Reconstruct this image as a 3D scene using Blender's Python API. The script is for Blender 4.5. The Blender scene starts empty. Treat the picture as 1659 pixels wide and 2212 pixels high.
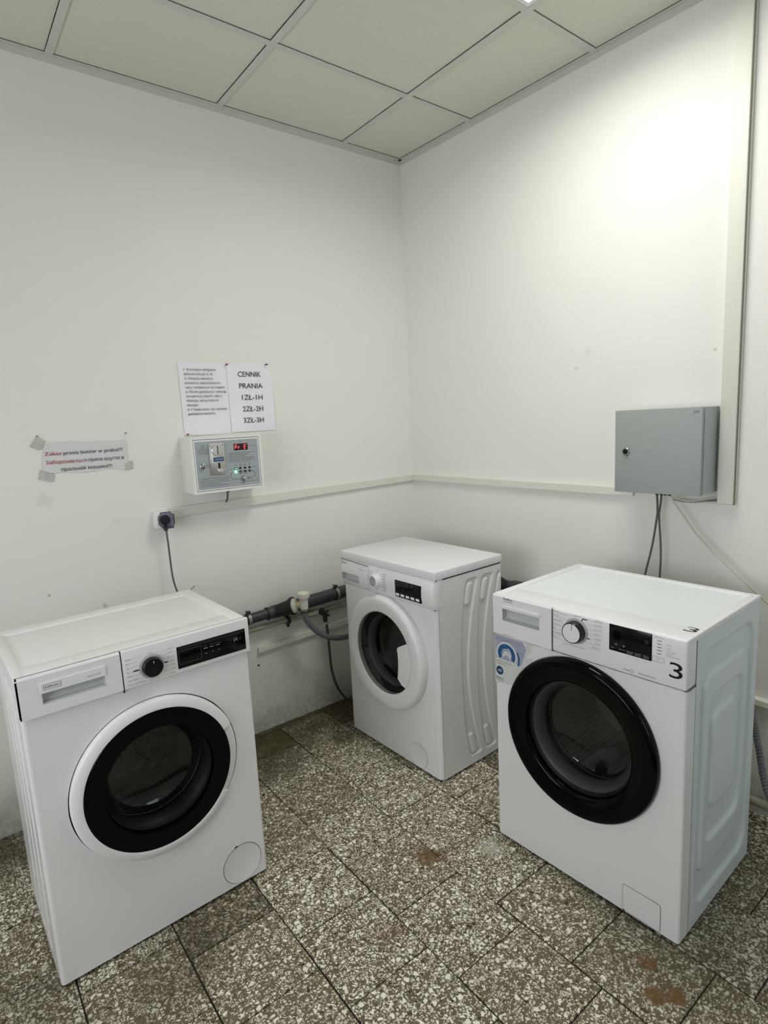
import bpy, bmesh, math, random, mathutils.geometry
from math import sin, cos, pi, radians, hypot, atan2
from mathutils import Vector, Matrix

# ------------------------------------------------------------------ camera, world, light, exposure
sc = bpy.context.scene
COL = sc.collection
ZO = 0.010                                   # height of the appliance bodies' zero above the tiles
CAM = (-2.0596, -2.3970, 1.4147 + ZO)
YAW, PITCH, ROLL = 0.9143161, -0.1550624, -0.0499811
FPX = 1256.97                                # focal length in pixels of the 1659x2212 frame
fw = Vector((cos(YAW) * cos(PITCH), sin(YAW) * cos(PITCH), sin(PITCH)))
r0 = Vector((sin(YAW), -cos(YAW), 0)); u0 = r0.cross(fw)
rr = cos(ROLL) * r0 + sin(ROLL) * u0; uu = -sin(ROLL) * r0 + cos(ROLL) * u0
cam_d = bpy.data.cameras.new('camera'); cam = bpy.data.objects.new('camera', cam_d); COL.objects.link(cam)
cam_d.sensor_fit = 'VERTICAL'; cam_d.sensor_height = 36; cam_d.lens = FPX / 2212 * 36
cam_d.clip_start = 0.02
cam.matrix_world = Matrix((rr, uu, -fw)).transposed().to_4x4()
cam.location = CAM
sc.camera = cam
w = bpy.data.worlds.new('world'); sc.world = w; w.use_nodes = True
w.node_tree.nodes['Background'].inputs[0].default_value = (0.8, 0.88, 1, 1)
w.node_tree.nodes['Background'].inputs[1].default_value = 0.3
LAMP = 2.0                                   # radiance of the ceiling light panels' diffusers
LAMP_W = 12.0                                  # power of each panel's own lamp (sent mostly downwards)
WINDOW = 5.5                                 # daylight through the window left of the camera
sc.view_settings.view_transform = 'Standard'; sc.view_settings.look = 'None'
sc.view_settings.gamma = 1; sc.view_settings.use_curve_mapping = False
sc.view_settings.exposure = -0.04

H = 2.6963 + ZO
WB = radians(2.1954)                         # the right wall is not quite square to the left one
AR = atan2(-cos(WB), sin(WB))
rng = random.Random(7)

# ------------------------------------------------------------------ materials
MATS = {}
def lin(c):
    c = c / 255
    return c / 12.92 if c <= 0.04045 else ((c + 0.055) / 1.055) ** 2.4
def rgb(r, g, b): return (lin(r), lin(g), lin(b), 1)
def mat(name, col, rough=0.5, metal=0.0, spec=0.5, bump=0, bscale=300, coat=0, emit=None, es=0, var=0, vscale=8):
    if name in MATS: return MATS[name]
    m = bpy.data.materials.new(name); m.use_nodes = True; nt = m.node_tree; N = nt.nodes; Lk = nt.links
    p = N['Principled BSDF']
    p.inputs['Base Color'].default_value = col; p.inputs['Roughness'].default_value = rough
    p.inputs['Metallic'].default_value = metal; p.inputs['Specular IOR Level'].default_value = spec
    p.inputs['Coat Weight'].default_value = coat; p.inputs['Coat Roughness'].default_value = 0.08
    if emit: p.inputs['Emission Color'].default_value = emit; p.inputs['Emission Strength'].default_value = es
    tc = N.new('ShaderNodeTexCoord')
    if bump:
        n = N.new('ShaderNodeTexNoise'); n.inputs['Scale'].default_value = bscale; n.inputs['Detail'].default_value = 3
        b = N.new('ShaderNodeBump'); b.inputs['Strength'].default_value = bump; b.inputs['Distance'].default_value = 0.002
        Lk.new(tc.outputs['Object'], n.inputs['Vector']); Lk.new(n.outputs['Fac'], b.inputs['Height']); Lk.new(b.outputs['Normal'], p.inputs['Normal'])
    if var:
        n = N.new('ShaderNodeTexNoise'); n.inputs['Scale'].default_value = vscale; n.inputs['Detail'].default_value = 5
        r = N.new('ShaderNodeMapRange'); r.inputs[1].default_value = 0.3; r.inputs[2].default_value = 0.7
        r.inputs[3].default_value = 1 - var; r.inputs[4].default_value = 1
        x = N.new('ShaderNodeMix'); x.data_type = 'RGBA'; x.blend_type = 'MULTIPLY'; x.inputs[0].default_value = 1
        x.inputs[6].default_value = col
        Lk.new(tc.outputs['Object'], n.inputs['Vector']); Lk.new(n.outputs['Fac'], r.inputs[0]); Lk.new(r.outputs[0], x.inputs[7])
        Lk.new(x.outputs[2], p.inputs['Base Color'])
    MATS[name] = m; return m

def node_math(nt, op, a, b=None, clamp=False):
    n = nt.nodes.new('ShaderNodeMath'); n.operation = op; n.use_clamp = clamp
    for i, v in enumerate((a, b)):
        if v is None: continue
        if isinstance(v, (int, float)): n.inputs[i].default_value = v
        else: nt.links.new(v, n.inputs[i])
    return n.outputs[0]
def node_mix(nt, f, a, b, blend='MIX'):
    n = nt.nodes.new('ShaderNodeMix'); n.data_type = 'RGBA'; n.blend_type = blend
    for i, v in ((0, f), (6, a), (7, b)):
        if isinstance(v, (int, float, tuple)): n.inputs[i].default_value = v
        else: nt.links.new(v, n.inputs[i])
    return n.outputs[2]
def node_noise(nt, vec, scale, detail=4, rough=0.6, dist=0):
    n = nt.nodes.new('ShaderNodeTexNoise'); n.inputs['Scale'].default_value = scale; n.inputs['Detail'].default_value = detail
    n.inputs['Roughness'].default_value = rough; n.inputs['Distortion'].default_value = dist
    nt.links.new(vec, n.inputs['Vector']); return n.outputs['Fac']
def node_ramp(nt, v, a, b, lo=0.0, hi=1.0):
    n = nt.nodes.new('ShaderNodeMapRange'); n.interpolation_type = 'SMOOTHSTEP'
    n.inputs[1].default_value = a; n.inputs[2].default_value = b; n.inputs[3].default_value = lo; n.inputs[4].default_value = hi
    nt.links.new(v, n.inputs[0]); return n.outputs[0]
def node_spot(nt, pos, x, y, rad, wob, soft=0.35):
    s = nt.nodes.new('ShaderNodeVectorMath'); s.operation = 'DISTANCE'; nt.links.new(pos, s.inputs[0]); s.inputs[1].default_value = (x, y, 0)
    d = node_math(nt, 'DIVIDE', s.outputs['Value'], rad)
    d = node_math(nt, 'ADD', d, wob)
    return node_ramp(nt, d, 1.0, 1.0 - soft)

def wall_mat(name, base, dirt_h=0.0):
    m = bpy.data.materials.new(name); m.use_nodes = True; nt = m.node_tree; p = nt.nodes['Principled BSDF']
    g = nt.nodes.new('ShaderNodeNewGeometry'); pos = g.outputs['Position']
    sep = nt.nodes.new('ShaderNodeSeparateXYZ'); nt.links.new(pos, sep.inputs[0])
    n1 = node_noise(nt, pos, 2.3, 5); n2 = node_noise(nt, pos, 14, 6, 0.7); n3 = node_noise(nt, pos, 60, 5, 0.7)
    c = node_mix(nt, node_ramp(nt, n1, 0.35, 0.7, 0, 0.10), base, tuple(v * 0.88 for v in base[:3]) + (1,))
    c = node_mix(nt, node_ramp(nt, n2, 0.66, 0.80, 0, 0.18), c, tuple(v * 0.72 for v in base[:3]) + (1,))
    # grime that climbs from the floor, and the scuffed strip under the pipes
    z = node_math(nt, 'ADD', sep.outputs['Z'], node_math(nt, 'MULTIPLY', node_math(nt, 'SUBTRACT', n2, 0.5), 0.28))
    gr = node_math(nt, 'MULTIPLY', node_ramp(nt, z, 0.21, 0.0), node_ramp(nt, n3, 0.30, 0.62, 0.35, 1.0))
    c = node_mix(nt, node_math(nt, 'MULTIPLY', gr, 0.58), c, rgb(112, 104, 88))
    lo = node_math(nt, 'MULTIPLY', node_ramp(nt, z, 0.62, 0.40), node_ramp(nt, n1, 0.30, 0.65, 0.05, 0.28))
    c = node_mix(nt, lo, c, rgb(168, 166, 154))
    wb = node_math(nt, 'MULTIPLY', node_math(nt, 'SUBTRACT', n3, 0.5), 2.6)
    for q, rad, k in (((-1.752, 0, 1.203), 0.035, 0.13), ((-1.600, 0, 0.772), 0.014, 0.40), ((-1.78, 0, 0.855), 0.008, 0.5), ((-1.522, 0, 1.094), 0.020, 0.08), ((0.040, -1.039, 1.65), 0.020, 0.10), ((0.038, -0.988, 1.596), 0.012, 0.16), ((0.058, -1.506, 1.606), 0.006, 0.4)):
        sd = nt.nodes.new('ShaderNodeVectorMath'); sd.operation = 'DISTANCE'; nt.links.new(pos, sd.inputs[0]); sd.inputs[1].default_value = q
        c = node_mix(nt, node_math(nt, 'MULTIPLY', node_ramp(nt, node_math(nt, 'ADD', node_math(nt, 'DIVIDE', sd.outputs['Value'], rad), wb), 1.0, 0.3), k), c, rgb(120, 112, 90))
    nt.links.new(c, p.inputs['Base Color']); p.inputs['Roughness'].default_value = 0.62; p.inputs['Specular IOR Level'].default_value = 0.3
    b = nt.nodes.new('ShaderNodeBump'); b.inputs['Strength'].default_value = 0.25; b.inputs['Distance'].default_value = 0.002
    hh = node_math(nt, 'ADD', node_noise(nt, pos, 35, 5), node_math(nt, 'MULTIPLY', node_noise(nt, pos, 220, 3), 0.3))
    nt.links.new(hh, b.inputs['Height']); nt.links.new(b.outputs[0], p.inputs['Normal'])
    return m

def terrazzo_mat(name, base, chip_lo, chip_hi, dirt, fill1=0.50, fill2=0.46):
    m = bpy.data.materials.new(name); m.use_nodes = True; nt = m.node_tree; p = nt.nodes['Principled BSDF']
    g = nt.nodes.new('ShaderNodeNewGeometry'); pos = g.outputs['Position']
    oi = nt.nodes.new('ShaderNodeObjectInfo')
    off = nt.nodes.new('ShaderNodeVectorMath'); off.operation = 'MULTIPLY_ADD'
    nt.links.new(oi.outputs['Random'], off.inputs[0]); off.inputs[1].default_value = (37, 19, 53)
    nt.links.new(pos, off.inputs[2])
    wn = nt.nodes.new('ShaderNodeTexNoise'); wn.inputs['Scale'].default_value = 90; wn.inputs['Detail'].default_value = 2
    nt.links.new(off.outputs[0], wn.inputs['Vector'])
    wv = nt.nodes.new('ShaderNodeVectorMath'); wv.operation = 'MULTIPLY_ADD'
    nt.links.new(wn.outputs['Color'], wv.inputs[0]); wv.inputs[1].default_value = (0.005, 0.005, 0.005); nt.links.new(off.outputs[0], wv.inputs[2])
    vec = wv.outputs[0]
    n_big = node_noise(nt, pos, 2.2, 5, 0.65); n_mid = node_noise(nt, pos, 11, 6, 0.7); n_f = node_noise(nt, vec, 160, 3, 0.6)
    bc = node_mix(nt, node_ramp(nt, n_f, 0.3, 0.7), tuple(v * 0.72 for v in base[:3]) + (1,), tuple(min(1, v * 1.22) for v in base[:3]) + (1,))
    def layer(c, scale, fill, edge, colr):
        v1 = nt.nodes.new('ShaderNodeTexVoronoi'); v1.inputs['Scale'].default_value = scale; v1.inputs['Randomness'].default_value = 1
        v2 = nt.nodes.new('ShaderNodeTexVoronoi'); v2.feature = 'DISTANCE_TO_EDGE'; v2.inputs['Scale'].default_value = scale
        for v in (v1, v2): v.voronoi_dimensions = '2D'; nt.links.new(vec, v.inputs['Vector'])
        s = nt.nodes.new('ShaderNodeSeparateColor'); nt.links.new(v1.outputs['Color'], s.inputs[0])
        sel = node_math(nt, 'LESS_THAN', s.outputs[0], fill)
        e = node_ramp(nt, node_math(nt, 'SUBTRACT', v2.outputs['Distance'], node_math(nt, 'MULTIPLY', s.outputs[2], edge)), edge * 0.55, edge * 0.95)
        cc = node_mix(nt, s.outputs[1], colr[0], colr[1])
        dk = node_math(nt, 'GREATER_THAN', s.outputs[1], 0.955)
        cc = node_mix(nt, dk, cc, colr[2])
        return node_mix(nt, node_math(nt, 'MULTIPLY', sel, e), c, cc)
    dark = rgb(70, 52, 40)
    c = layer(bc, 185, fill2 * 1.1, 0.15, (chip_lo, chip_hi, dark))
    c = layer(c, 112, fill1 * 1.15, 0.17, (chip_lo, chip_hi, dark))
    c = layer(c, 70, fill1 * 0.70, 0.20, (chip_hi, chip_hi, dark))
    # trodden-in dirt: a strip along the left wall, the back corner, the ground beside and behind the appliances
    sep = nt.nodes.new('ShaderNodeSeparateXYZ'); nt.links.new(pos, sep.inputs[0])
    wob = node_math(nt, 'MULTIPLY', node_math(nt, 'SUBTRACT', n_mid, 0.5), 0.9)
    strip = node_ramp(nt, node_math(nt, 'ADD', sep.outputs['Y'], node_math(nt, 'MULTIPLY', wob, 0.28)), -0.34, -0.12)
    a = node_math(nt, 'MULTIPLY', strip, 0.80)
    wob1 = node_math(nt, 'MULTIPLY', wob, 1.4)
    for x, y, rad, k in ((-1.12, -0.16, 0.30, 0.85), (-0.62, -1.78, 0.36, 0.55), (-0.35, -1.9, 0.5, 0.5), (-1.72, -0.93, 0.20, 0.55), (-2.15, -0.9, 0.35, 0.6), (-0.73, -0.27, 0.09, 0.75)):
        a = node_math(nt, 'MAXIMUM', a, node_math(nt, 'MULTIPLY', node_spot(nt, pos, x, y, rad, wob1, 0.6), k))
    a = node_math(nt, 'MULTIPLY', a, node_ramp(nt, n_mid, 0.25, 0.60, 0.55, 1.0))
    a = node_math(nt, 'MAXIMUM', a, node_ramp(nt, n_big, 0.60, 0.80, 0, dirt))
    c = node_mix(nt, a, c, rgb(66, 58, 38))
    for x, y, rad, k in ((-0.943, -1.086, 0.05, 0.8), (-0.90, -1.11, 0.04, 0.6), (-0.836, -1.795, 0.035, 0.9), (-0.80, -1.83, 0.03, 0.9), (-0.764, -1.743, 0.03, 0.8), (-1.2475, -1.2148, 0.05, 0.35), (-1.20, -1.24, 0.03, 0.4)):
        c = node_mix(nt, node_math(nt, 'MULTIPLY', node_spot(nt, pos, x, y, rad, wob1, 0.5), k), c, rgb(104, 72, 30))
    c = node_mix(nt, node_math(nt, 'MULTIPLY', node_spot(nt, pos, -0.755, -1.2, 0.06, wob1, 0.8), 0.5), c, rgb(200, 196, 186))
    nt.links.new(c, p.inputs['Base Color']); p.inputs['Specular IOR Level'].default_value = 0.35
    nt.links.new(node_ramp(nt, n_mid, 0.2, 0.8, 0.42, 0.75), p.inputs['Roughness'])
    b = nt.nodes.new('ShaderNodeBump'); b.inputs['Strength'].default_value = 0.3; b.inputs['Distance'].default_value = 0.001
    nt.links.new(n_f, b.inputs['Height']); nt.links.new(b.outputs[0], p.inputs['Normal'])
    return m

def glass_mat(name, tint, gloss=0.12):
    m = bpy.data.materials.new(name); m.use_nodes = True; nt = m.node_tree; N = nt.nodes
    N.remove(N['Principled BSDF'])
    t = N.new('ShaderNodeBsdfTransparent'); t.inputs[0].default_value = tint
    g = N.new('ShaderNodeBsdfGlossy'); g.inputs[0].default_value = (1, 1, 1, 1); g.inputs['Roughness'].default_value = 0.02
    f = N.new('ShaderNodeLayerWeight'); f.inputs[0].default_value = 0.5
    fp = node_math(nt, 'ADD', node_math(nt, 'MULTIPLY', node_math(nt, 'POWER', f.outputs['Facing'], 4.5), 0.45), 0.035)
    x = N.new('ShaderNodeMixShader')
    nt.links.new(fp, x.inputs[0]); nt.links.new(t.outputs[0], x.inputs[1]); nt.links.new(g.outputs[0], x.inputs[2])
    nt.links.new(x.outputs[0], N['Material Output'].inputs[0])
    return m

WALL = wall_mat('wall_paint', rgb(236, 235, 229))
CEILT = mat('ceiling_tile', rgb(226, 228, 214), 0.9, spec=0.2, bump=0.5, bscale=420, var=0.10, vscale=260)
CEILB = mat('ceiling_bar', rgb(210, 211, 203), 0.5)
DARK = mat('dark_gap', rgb(28, 27, 24), 0.9)
WHITE = mat('white_enamel', rgb(234, 234, 235), 0.22, spec=0.5, bump=0.02, bscale=900)
WHITEP = mat('white_plastic', rgb(236, 236, 237), 0.33, spec=0.5)
DAYLITW = mat('daylight_tinted_enamel', rgb(216, 225, 227), 0.3, spec=0.5)  # white enamel with the bluish daylight put into its colour
TOPG = mat('pale_top_board', rgb(236, 242, 242), 0.35, var=0.05, vscale=300)
LGREY = mat('light_grey_plastic', rgb(170, 172, 174), 0.4)
BLACKG = mat('black_gloss', rgb(3, 3, 4), 0.10, spec=0.14)
BLACKP = mat('black_plastic', rgb(14, 14, 15), 0.22)
SCREEN = mat('screen_glass', rgb(6, 6, 7), 0.14, spec=0.3)
INK = mat('dark_ink', rgb(45, 46, 52), 0.6)
GREYINK = mat('grey_ink', rgb(118, 120, 124), 0.6)
RED = mat('red_ink', rgb(170, 50, 52), 0.6)
WINK = mat('white_ink', rgb(190, 192, 196), 0.5)
DWINK = mat('dim_white_ink', rgb(105, 107, 110), 0.5)
RUBBER = mat('door_gasket', rgb(54, 56, 58), 0.45)
STEEL = mat('drum_steel', rgb(186, 185, 178), 0.36, metal=0.55)
CHROME = mat('chrome', rgb(190, 190, 190), 0.18, metal=1)
BRUSH = mat('stamped_metal', rgb(206, 203, 196), 0.32, metal=0.9, bump=0.1, bscale=200)
PIPE = mat('dark_drain_pipe', rgb(58, 58, 60), 0.42, var=0.2, vscale=20)
RUBD = mat('black_rubber', rgb(24, 24, 25), 0.5)
HOSE = mat('grey_hose', rgb(104, 107, 114), 0.42)
CABLE = mat('grey_cable', rgb(92, 91, 90), 0.5)
CABLEW = mat('white_cable', rgb(200, 198, 182), 0.5)
TRUNK = mat('trunking_plastic', rgb(224, 223, 212), 0.45, spec=0.4)
OLDW = mat('aged_white_plastic', rgb(218, 216, 204), 0.4)
PAINTP = mat('painted_pipe', rgb(172, 168, 148), 0.5, var=0.25, vscale=30)
BRASS = mat('dull_valve_metal', rgb(74, 70, 62), 0.45, metal=0.6, var=0.4, vscale=90)
PAPER = mat('paper', rgb(238, 238, 243), 0.8, bump=0.3, bscale=22)
TAPE = mat('worn_tape', rgb(198, 199, 192), 0.55, var=0.2, vscale=60)
CREAM = mat('box_cream', rgb(232, 232, 225), 0.45)
GREYB = mat('cabinet_grey', rgb(158, 162, 160), 0.5, bump=0.12, bscale=700)
GREYB_LIT = mat('cabinet_grey_lit_side', rgb(172, 177, 176), 0.5, bump=0.12, bscale=700)  # door grey lightened: the side's brightness is put into the colour
FACE = mat('panel_foil', rgb(162, 169, 173), 0.5)
PINR = mat('pin_red', rgb(160, 30, 50), 0.3)
PING = mat('pin_green', rgb(22, 56, 46), 0.3)
LCD = mat('lcd_blue', rgb(86, 112, 150), 0.3, emit=rgb(80, 120, 180), es=0.12)
LED = mat('red_led', (0.8, 0.02, 0.03, 1), 0.4, emit=(1, 0.05, 0.07, 1), es=3.0)
GLED = mat('green_led', (0.1, 0.8, 0.25, 1), 0.4, emit=(0.12, 1, 0.35, 1), es=9.0)
LAMPM = mat('lamp_diffuser', (1, 1, 1, 1), 0.6, emit=(1.0, 0.995, 0.955, 1), es=LAMP)
WINM = mat('daylight_pane', (0.5, 0.6, 0.8, 1), 0.2, emit=(0.95, 0.97, 1, 1), es=WINDOW)
STK = mat('sticker_white', rgb(214, 216, 212), 0.4)
STKL = mat('sticker_lilac', rgb(170, 176, 196), 0.4, var=0.2, vscale=40)
STKB = mat('sticker_blue', rgb(40, 100, 160), 0.4, var=0.45, vscale=120)
STKN = mat('sticker_navy', rgb(20, 62, 112), 0.4)
GLASS = glass_mat('door_glass', (0.50, 0.51, 0.50, 1))
COVER = glass_mat('smoked_cover', (0.62, 0.58, 0.66, 1))
T_CLEAN = terrazzo_mat('terrazzo', rgb(110, 100, 80), rgb(192, 184, 162), rgb(248, 244, 228), 0.18)
T_SPARSE = terrazzo_mat('terrazzo_sparse', rgb(114, 104, 82), rgb(184, 175, 150), rgb(244, 239, 222), 0.25, 0.38, 0.42)
T_DARK = terrazzo_mat('terrazzo_dirty', rgb(76, 68, 54), rgb(128, 118, 98), rgb(176, 168, 148), 0.45, 0.5, 0.45)
T_OLIVE = terrazzo_mat('terrazzo_olive', rgb(92, 84, 52), rgb(104, 96, 62), rgb(158, 150, 116), 0.4, 0.42, 0.4)
GROUT = mat('grout', rgb(58, 52, 40), 0.9, bump=0.5, bscale=120, var=0.4, vscale=60)

# ------------------------------------------------------------------ mesh builder
class MB:
    def __init__(self): self.v = []; self.f = []; self.m = []
    def add(self, vs, fs, mi=0):
        n = len(self.v); self.v += [tuple(p) for p in vs]; self.f += [tuple(i + n for i in f) for f in fs]; self.m += [mi] * len(fs); return self
    def box(self, x0, x1, y0, y1, z0, z1, bev=0.0, mi=0, seg=2):
        if bev <= 0:
            v = [(x, y, z) for x in (x0, x1) for y in (y0, y1) for z in (z0, z1)]
            return self.add(v, [(0, 1, 3, 2), (4, 6, 7, 5), (0, 4, 5, 1), (2, 3, 7, 6), (0, 2, 6, 4), (1, 5, 7, 3)], mi)
        bm = bmesh.new(); bmesh.ops.create_cube(bm, size=1)
        for q in bm.verts: q.co = Vector(((x0 + x1) / 2 + q.co.x * (x1 - x0), (y0 + y1) / 2 + q.co.y * (y1 - y0), (z0 + z1) / 2 + q.co.z * (z1 - z0)))
        bmesh.ops.bevel(bm, geom=bm.edges[:], offset=bev, segments=seg, profile=0.5, affect='EDGES')
        bm.verts.index_update()
        self.add([q.co[:] for q in bm.verts], [[q.index for q in f.verts] for f in bm.faces], mi); bm.free(); return self
    def lathe(self, prof, c, axis='y', a0=0.0, a1=2 * pi, n=64, mi=0, caps=False, closed_prof=False):
        full = abs((a1 - a0) - 2 * pi) < 1e-6
        k = n if full else n + 1; P = len(prof); vs = []
        for i in range(k):
            t = a0 + (a1 - a0) * i / n
            for r, h in prof:
                if axis == 'y': vs.append((c[0] + r * cos(t), c[1] + h, c[2] + r * sin(t)))
                elif axis == 'z': vs.append((c[0] + r * cos(t), c[1] + r * sin(t), c[2] + h))
                else: vs.append((c[0] + h, c[1] + r * cos(t), c[2] + r * sin(t)))
        fs = []
        for i in range(n):
            j = (i + 1) % k
            for a in range(P if closed_prof else P - 1):
                b = (a + 1) % P
                fs.append((i * P + a, j * P + a, j * P + b, i * P + b))
        if caps and not full: fs += [tuple(range(P)), tuple(range(n * P, n * P + P))[::-1]]
        return self.add(vs, fs, mi)
    def tube(self, pts, r, n=10, mi=0, smooth=True, sub=6, caps=True, rf=None):
        P = [Vector(p) for p in pts]
        if smooth and len(P) > 2:
            Q = []
            for i in range(len(P) - 1):
                a, b, c, d = P[max(i - 1, 0)], P[i], P[i + 1], P[min(i + 2, len(P) - 1)]
                for s in range(sub):
                    t = s / sub
                    Q.append(0.5 * ((2 * b) + (c - a) * t + (2 * a - 5 * b + 4 * c - d) * t * t + (3 * b - a - 3 * c + d) * t ** 3))
            Q.append(P[-1]); P = Q
        vs = []; up = Vector((0.13, 0.31, 0.94)).normalized()
        for i, p in enumerate(P):
            t = (P[min(i + 1, len(P) - 1)] - P[max(i - 1, 0)]).normalized()
            if i == 0:
                s = t.cross(up); s = s.normalized() if s.length > 1e-4 else t.orthogonal().normalized()
            else:
                s = (s - t * s.dot(t)).normalized()
            q = t.cross(s); R = rf(i, len(P)) if rf else r
            vs += [tuple(p + (s * cos(2 * pi * k / n) + q * sin(2 * pi * k / n)) * R) for k in range(n)]
        fs = [(i * n + k, i * n + (k + 1) % n, (i + 1) * n + (k + 1) % n, (i + 1) * n + k) for i in range(len(P) - 1) for k in range(n)]
        if caps: fs += [tuple(range(n))[::-1], tuple(range((len(P) - 1) * n, len(P) * n))]
        return self.add(vs, fs, mi)
    def prism(self, pts, y0, y1, mi=0):            # outline in (x, z), extruded along y
        n = len(pts)
        vs = [(x, y0, z) for x, z in pts] + [(x, y1, z) for x, z in pts]
        return self.add(vs, [tuple(range(n)), tuple(range(n, 2 * n))[::-1]] + [(i, i + n, (i + 1) % n + n, (i + 1) % n) for i in range(n)], mi)
    def sheet(self, pts, y, mi=0): return self.add([(x, y, z) for x, z in pts], [tuple(range(len(pts)))], mi)
    def disc(self, x, y, z, r, n=20, mi=0): return self.sheet([(x + r * cos(2 * pi * i / n), z + r * sin(2 * pi * i / n)) for i in range(n)], y, mi)
    def line(self, p, q, wd, y, mi=0):
        dx, dz = q[0] - p[0], q[1] - p[1]; L = hypot(dx, dz) or 1; nx, nz = -dz / L * wd / 2, dx / L * wd / 2
        return self.sheet([(p[0] + nx, p[1] + nz), (q[0] + nx, q[1] + nz), (q[0] - nx, q[1] - nz), (p[0] - nx, p[1] - nz)], y, mi)
    def frame(self, x0, x1, z0, z1, t, y, mi=0):
        for p, q in (((x0, z0), (x1, z0)), ((x1, z0), (x1, z1)), ((x1, z1), (x0, z1)), ((x0, z1), (x0, z0))): self.line(p, q, t, y, mi)
        return self
    def print_rows(self, x, z, wd, h, y, mi=0, r=None):   # rows of print too small to read: letter-like strokes
        r = r or rng; cx = x
        while cx < x + wd:
            wl = min(h * r.uniform(2.2, 5.5), x + wd - cx); e = cx + wl
            while cx < e:
                s = h * 0.13
                self.sheet([(cx, z), (cx + s, z), (cx + s, z + h * r.choice((0.7, 0.7, 1))), (cx, z + h * 0.7)], y, mi)
                zz = z + h * r.choice((0, 0.3, 0.58)); self.sheet([(cx, zz), (cx + h * 0.42, zz), (cx + h * 0.42, zz + s), (cx, zz + s)], y, mi)
                cx += h * 0.56
            cx += h * 0.5
        return self
    def text(self, s, x, z, y, width=None, size=0.01, height=None, bold=0.0, align='l', mi=0, shear=0.0, flat=None, rot=0.0):
        v, f, bb = text_mesh(s, bold)
        sx = size
        w0 = bb[1] - bb[0]
        if width: sx = width / w0
        sz = size
        if width and height is None: sz = sx
        if height: sz = height / text_cap()
        ox = -bb[0] * sx if align == 'l' else (-(bb[0] + bb[1]) / 2 * sx)
        vs = []
        for a, b in v:
            px, pz = ox + a * sx, b * sz
            px += pz * shear
            px, pz = px * cos(rot) - pz * sin(rot), px * sin(rot) + pz * cos(rot)
            vs.append((x + px, y, z + pz) if flat is None else (x + px, z + pz, flat))
        return self.add(vs, f, mi)

_tc = {}
def text_mesh(s, bold=0.0):
    k = (s, bold)
    if k in _tc: return _tc[k]
    cu = bpy.data.curves.new('t', 'FONT'); cu.body = s; cu.offset = bold; cu.resolution_u = 3; cu.fill_mode = 'NONE'
    ob = bpy.data.objects.new('t', cu); me = ob.to_mesh()
    pv = [Vector((p.co.x, p.co.y)) for p in me.vertices]; pe = [tuple(e.vertices) for e in me.edges]
    ob.to_mesh_clear(); bpy.data.objects.remove(ob); bpy.data.curves.remove(cu)
    r = mathutils.geometry.delaunay_2d_cdt(pv, pe, [], 0, 1e-6)
    v = [(p.x, p.y) for p in r[0]]; f = []
    segs = [(pv[i], pv[j]) for i, j in pe]
    for tri in r[2]:
        cx_ = sum(v[i][0] for i in tri) / 3; cy_ = sum(v[i][1] for i in tri) / 3; n = 0
        for p, q in segs:                        # non-zero winding, so overlapping strokes stay filled
            if (p.y > cy_) != (q.y > cy_) and p.x + (cy_ - p.y) / (q.y - p.y) * (q.x - p.x) > cx_: n += 1 if q.y > p.y else -1
        if n: f.append(tuple(tri))
    xs = [p[0] for p in v]; bb = (min(xs), max(xs))
    _tc[k] = (v, f, bb); return _tc[k]
def text_cap():
    if 'cap' not in _tc: _tc['cap'] = max(p[1] for p in text_mesh('H')[0])
    return _tc['cap']

class Frame:                                     # local x along the surface, y into it, z up
    def __init__(s, x, y, z, a): s.o = Vector((x, y, z)); s.a = a
    def w(s, p): return s.o + Matrix.Rotation(s.a, 3, 'Z') @ Vector(p)
FL = Frame(0, 0, ZO, 0.0)                        # left wall
FR = Frame(0, 0, ZO, AR)                         # right wall
F0 = Frame(0, 0, 0, 0.0)

def make(name, B, mats, base=(0, 0, 0), sharp=35):
    me = bpy.data.meshes.new(name)
    bx, by, bz = base
    me.from_pydata([(x - bx, y - by, z - bz) for x, y, z in B.v], [], B.f)
    mats = mats if isinstance(mats, (list, tuple)) else [mats]
    for m in mats: me.materials.append(m)
    me.polygons.foreach_set('material_index', B.m)
    bm = bmesh.new(); bm.from_mesh(me); bmesh.ops.recalc_face_normals(bm, faces=bm.faces[:]); bm.to_mesh(me); bm.free()
    me.shade_smooth(); me.set_sharp_from_angle(angle=radians(sharp))
    return bpy.data.objects.new(name, me)

class Thing:
    def __init__(s, name, label, cat, fr, base, group=None):
        s.fr = fr; s.base = base
        o = bpy.data.objects.new(name, None); COL.objects.link(o); o.empty_display_size = 0.05
        o.location = fr.w(base); o.rotation_euler = (0, 0, fr.a)
        o['label'] = label; o['category'] = cat
        if group: o['group'] = group
        s.o = o
    def part(s, name, B, mats, parent=None, label=None, kind=None, sharp=35):
        o = make(name, B, mats, s.base, sharp); COL.objects.link(o); o.parent = parent or s.o
        if label: o['label'] = label
        if kind: o['kind'] = kind
        return o
def single(name, label, cat, fr, base, B, mats, group=None, sharp=35):
    o = make(name, B, mats, base, sharp); COL.objects.link(o); o.location = fr.w(base); o.rotation_euler = (0, 0, fr.a)
    o['label'] = label; o['category'] = cat
    if group: o['group'] = group
    return o
def struct(name, B, mats, fr=F0, parent=None):
    o = make(name, B, mats); COL.objects.link(o); o.location = fr.o; o.rotation_euler = (0, 0, fr.a)
    if parent: o.parent = parent; o.location = (0, 0, 0); o.rotation_euler = (0, 0, 0)
    else: o['kind'] = 'structure'
    return o

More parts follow.
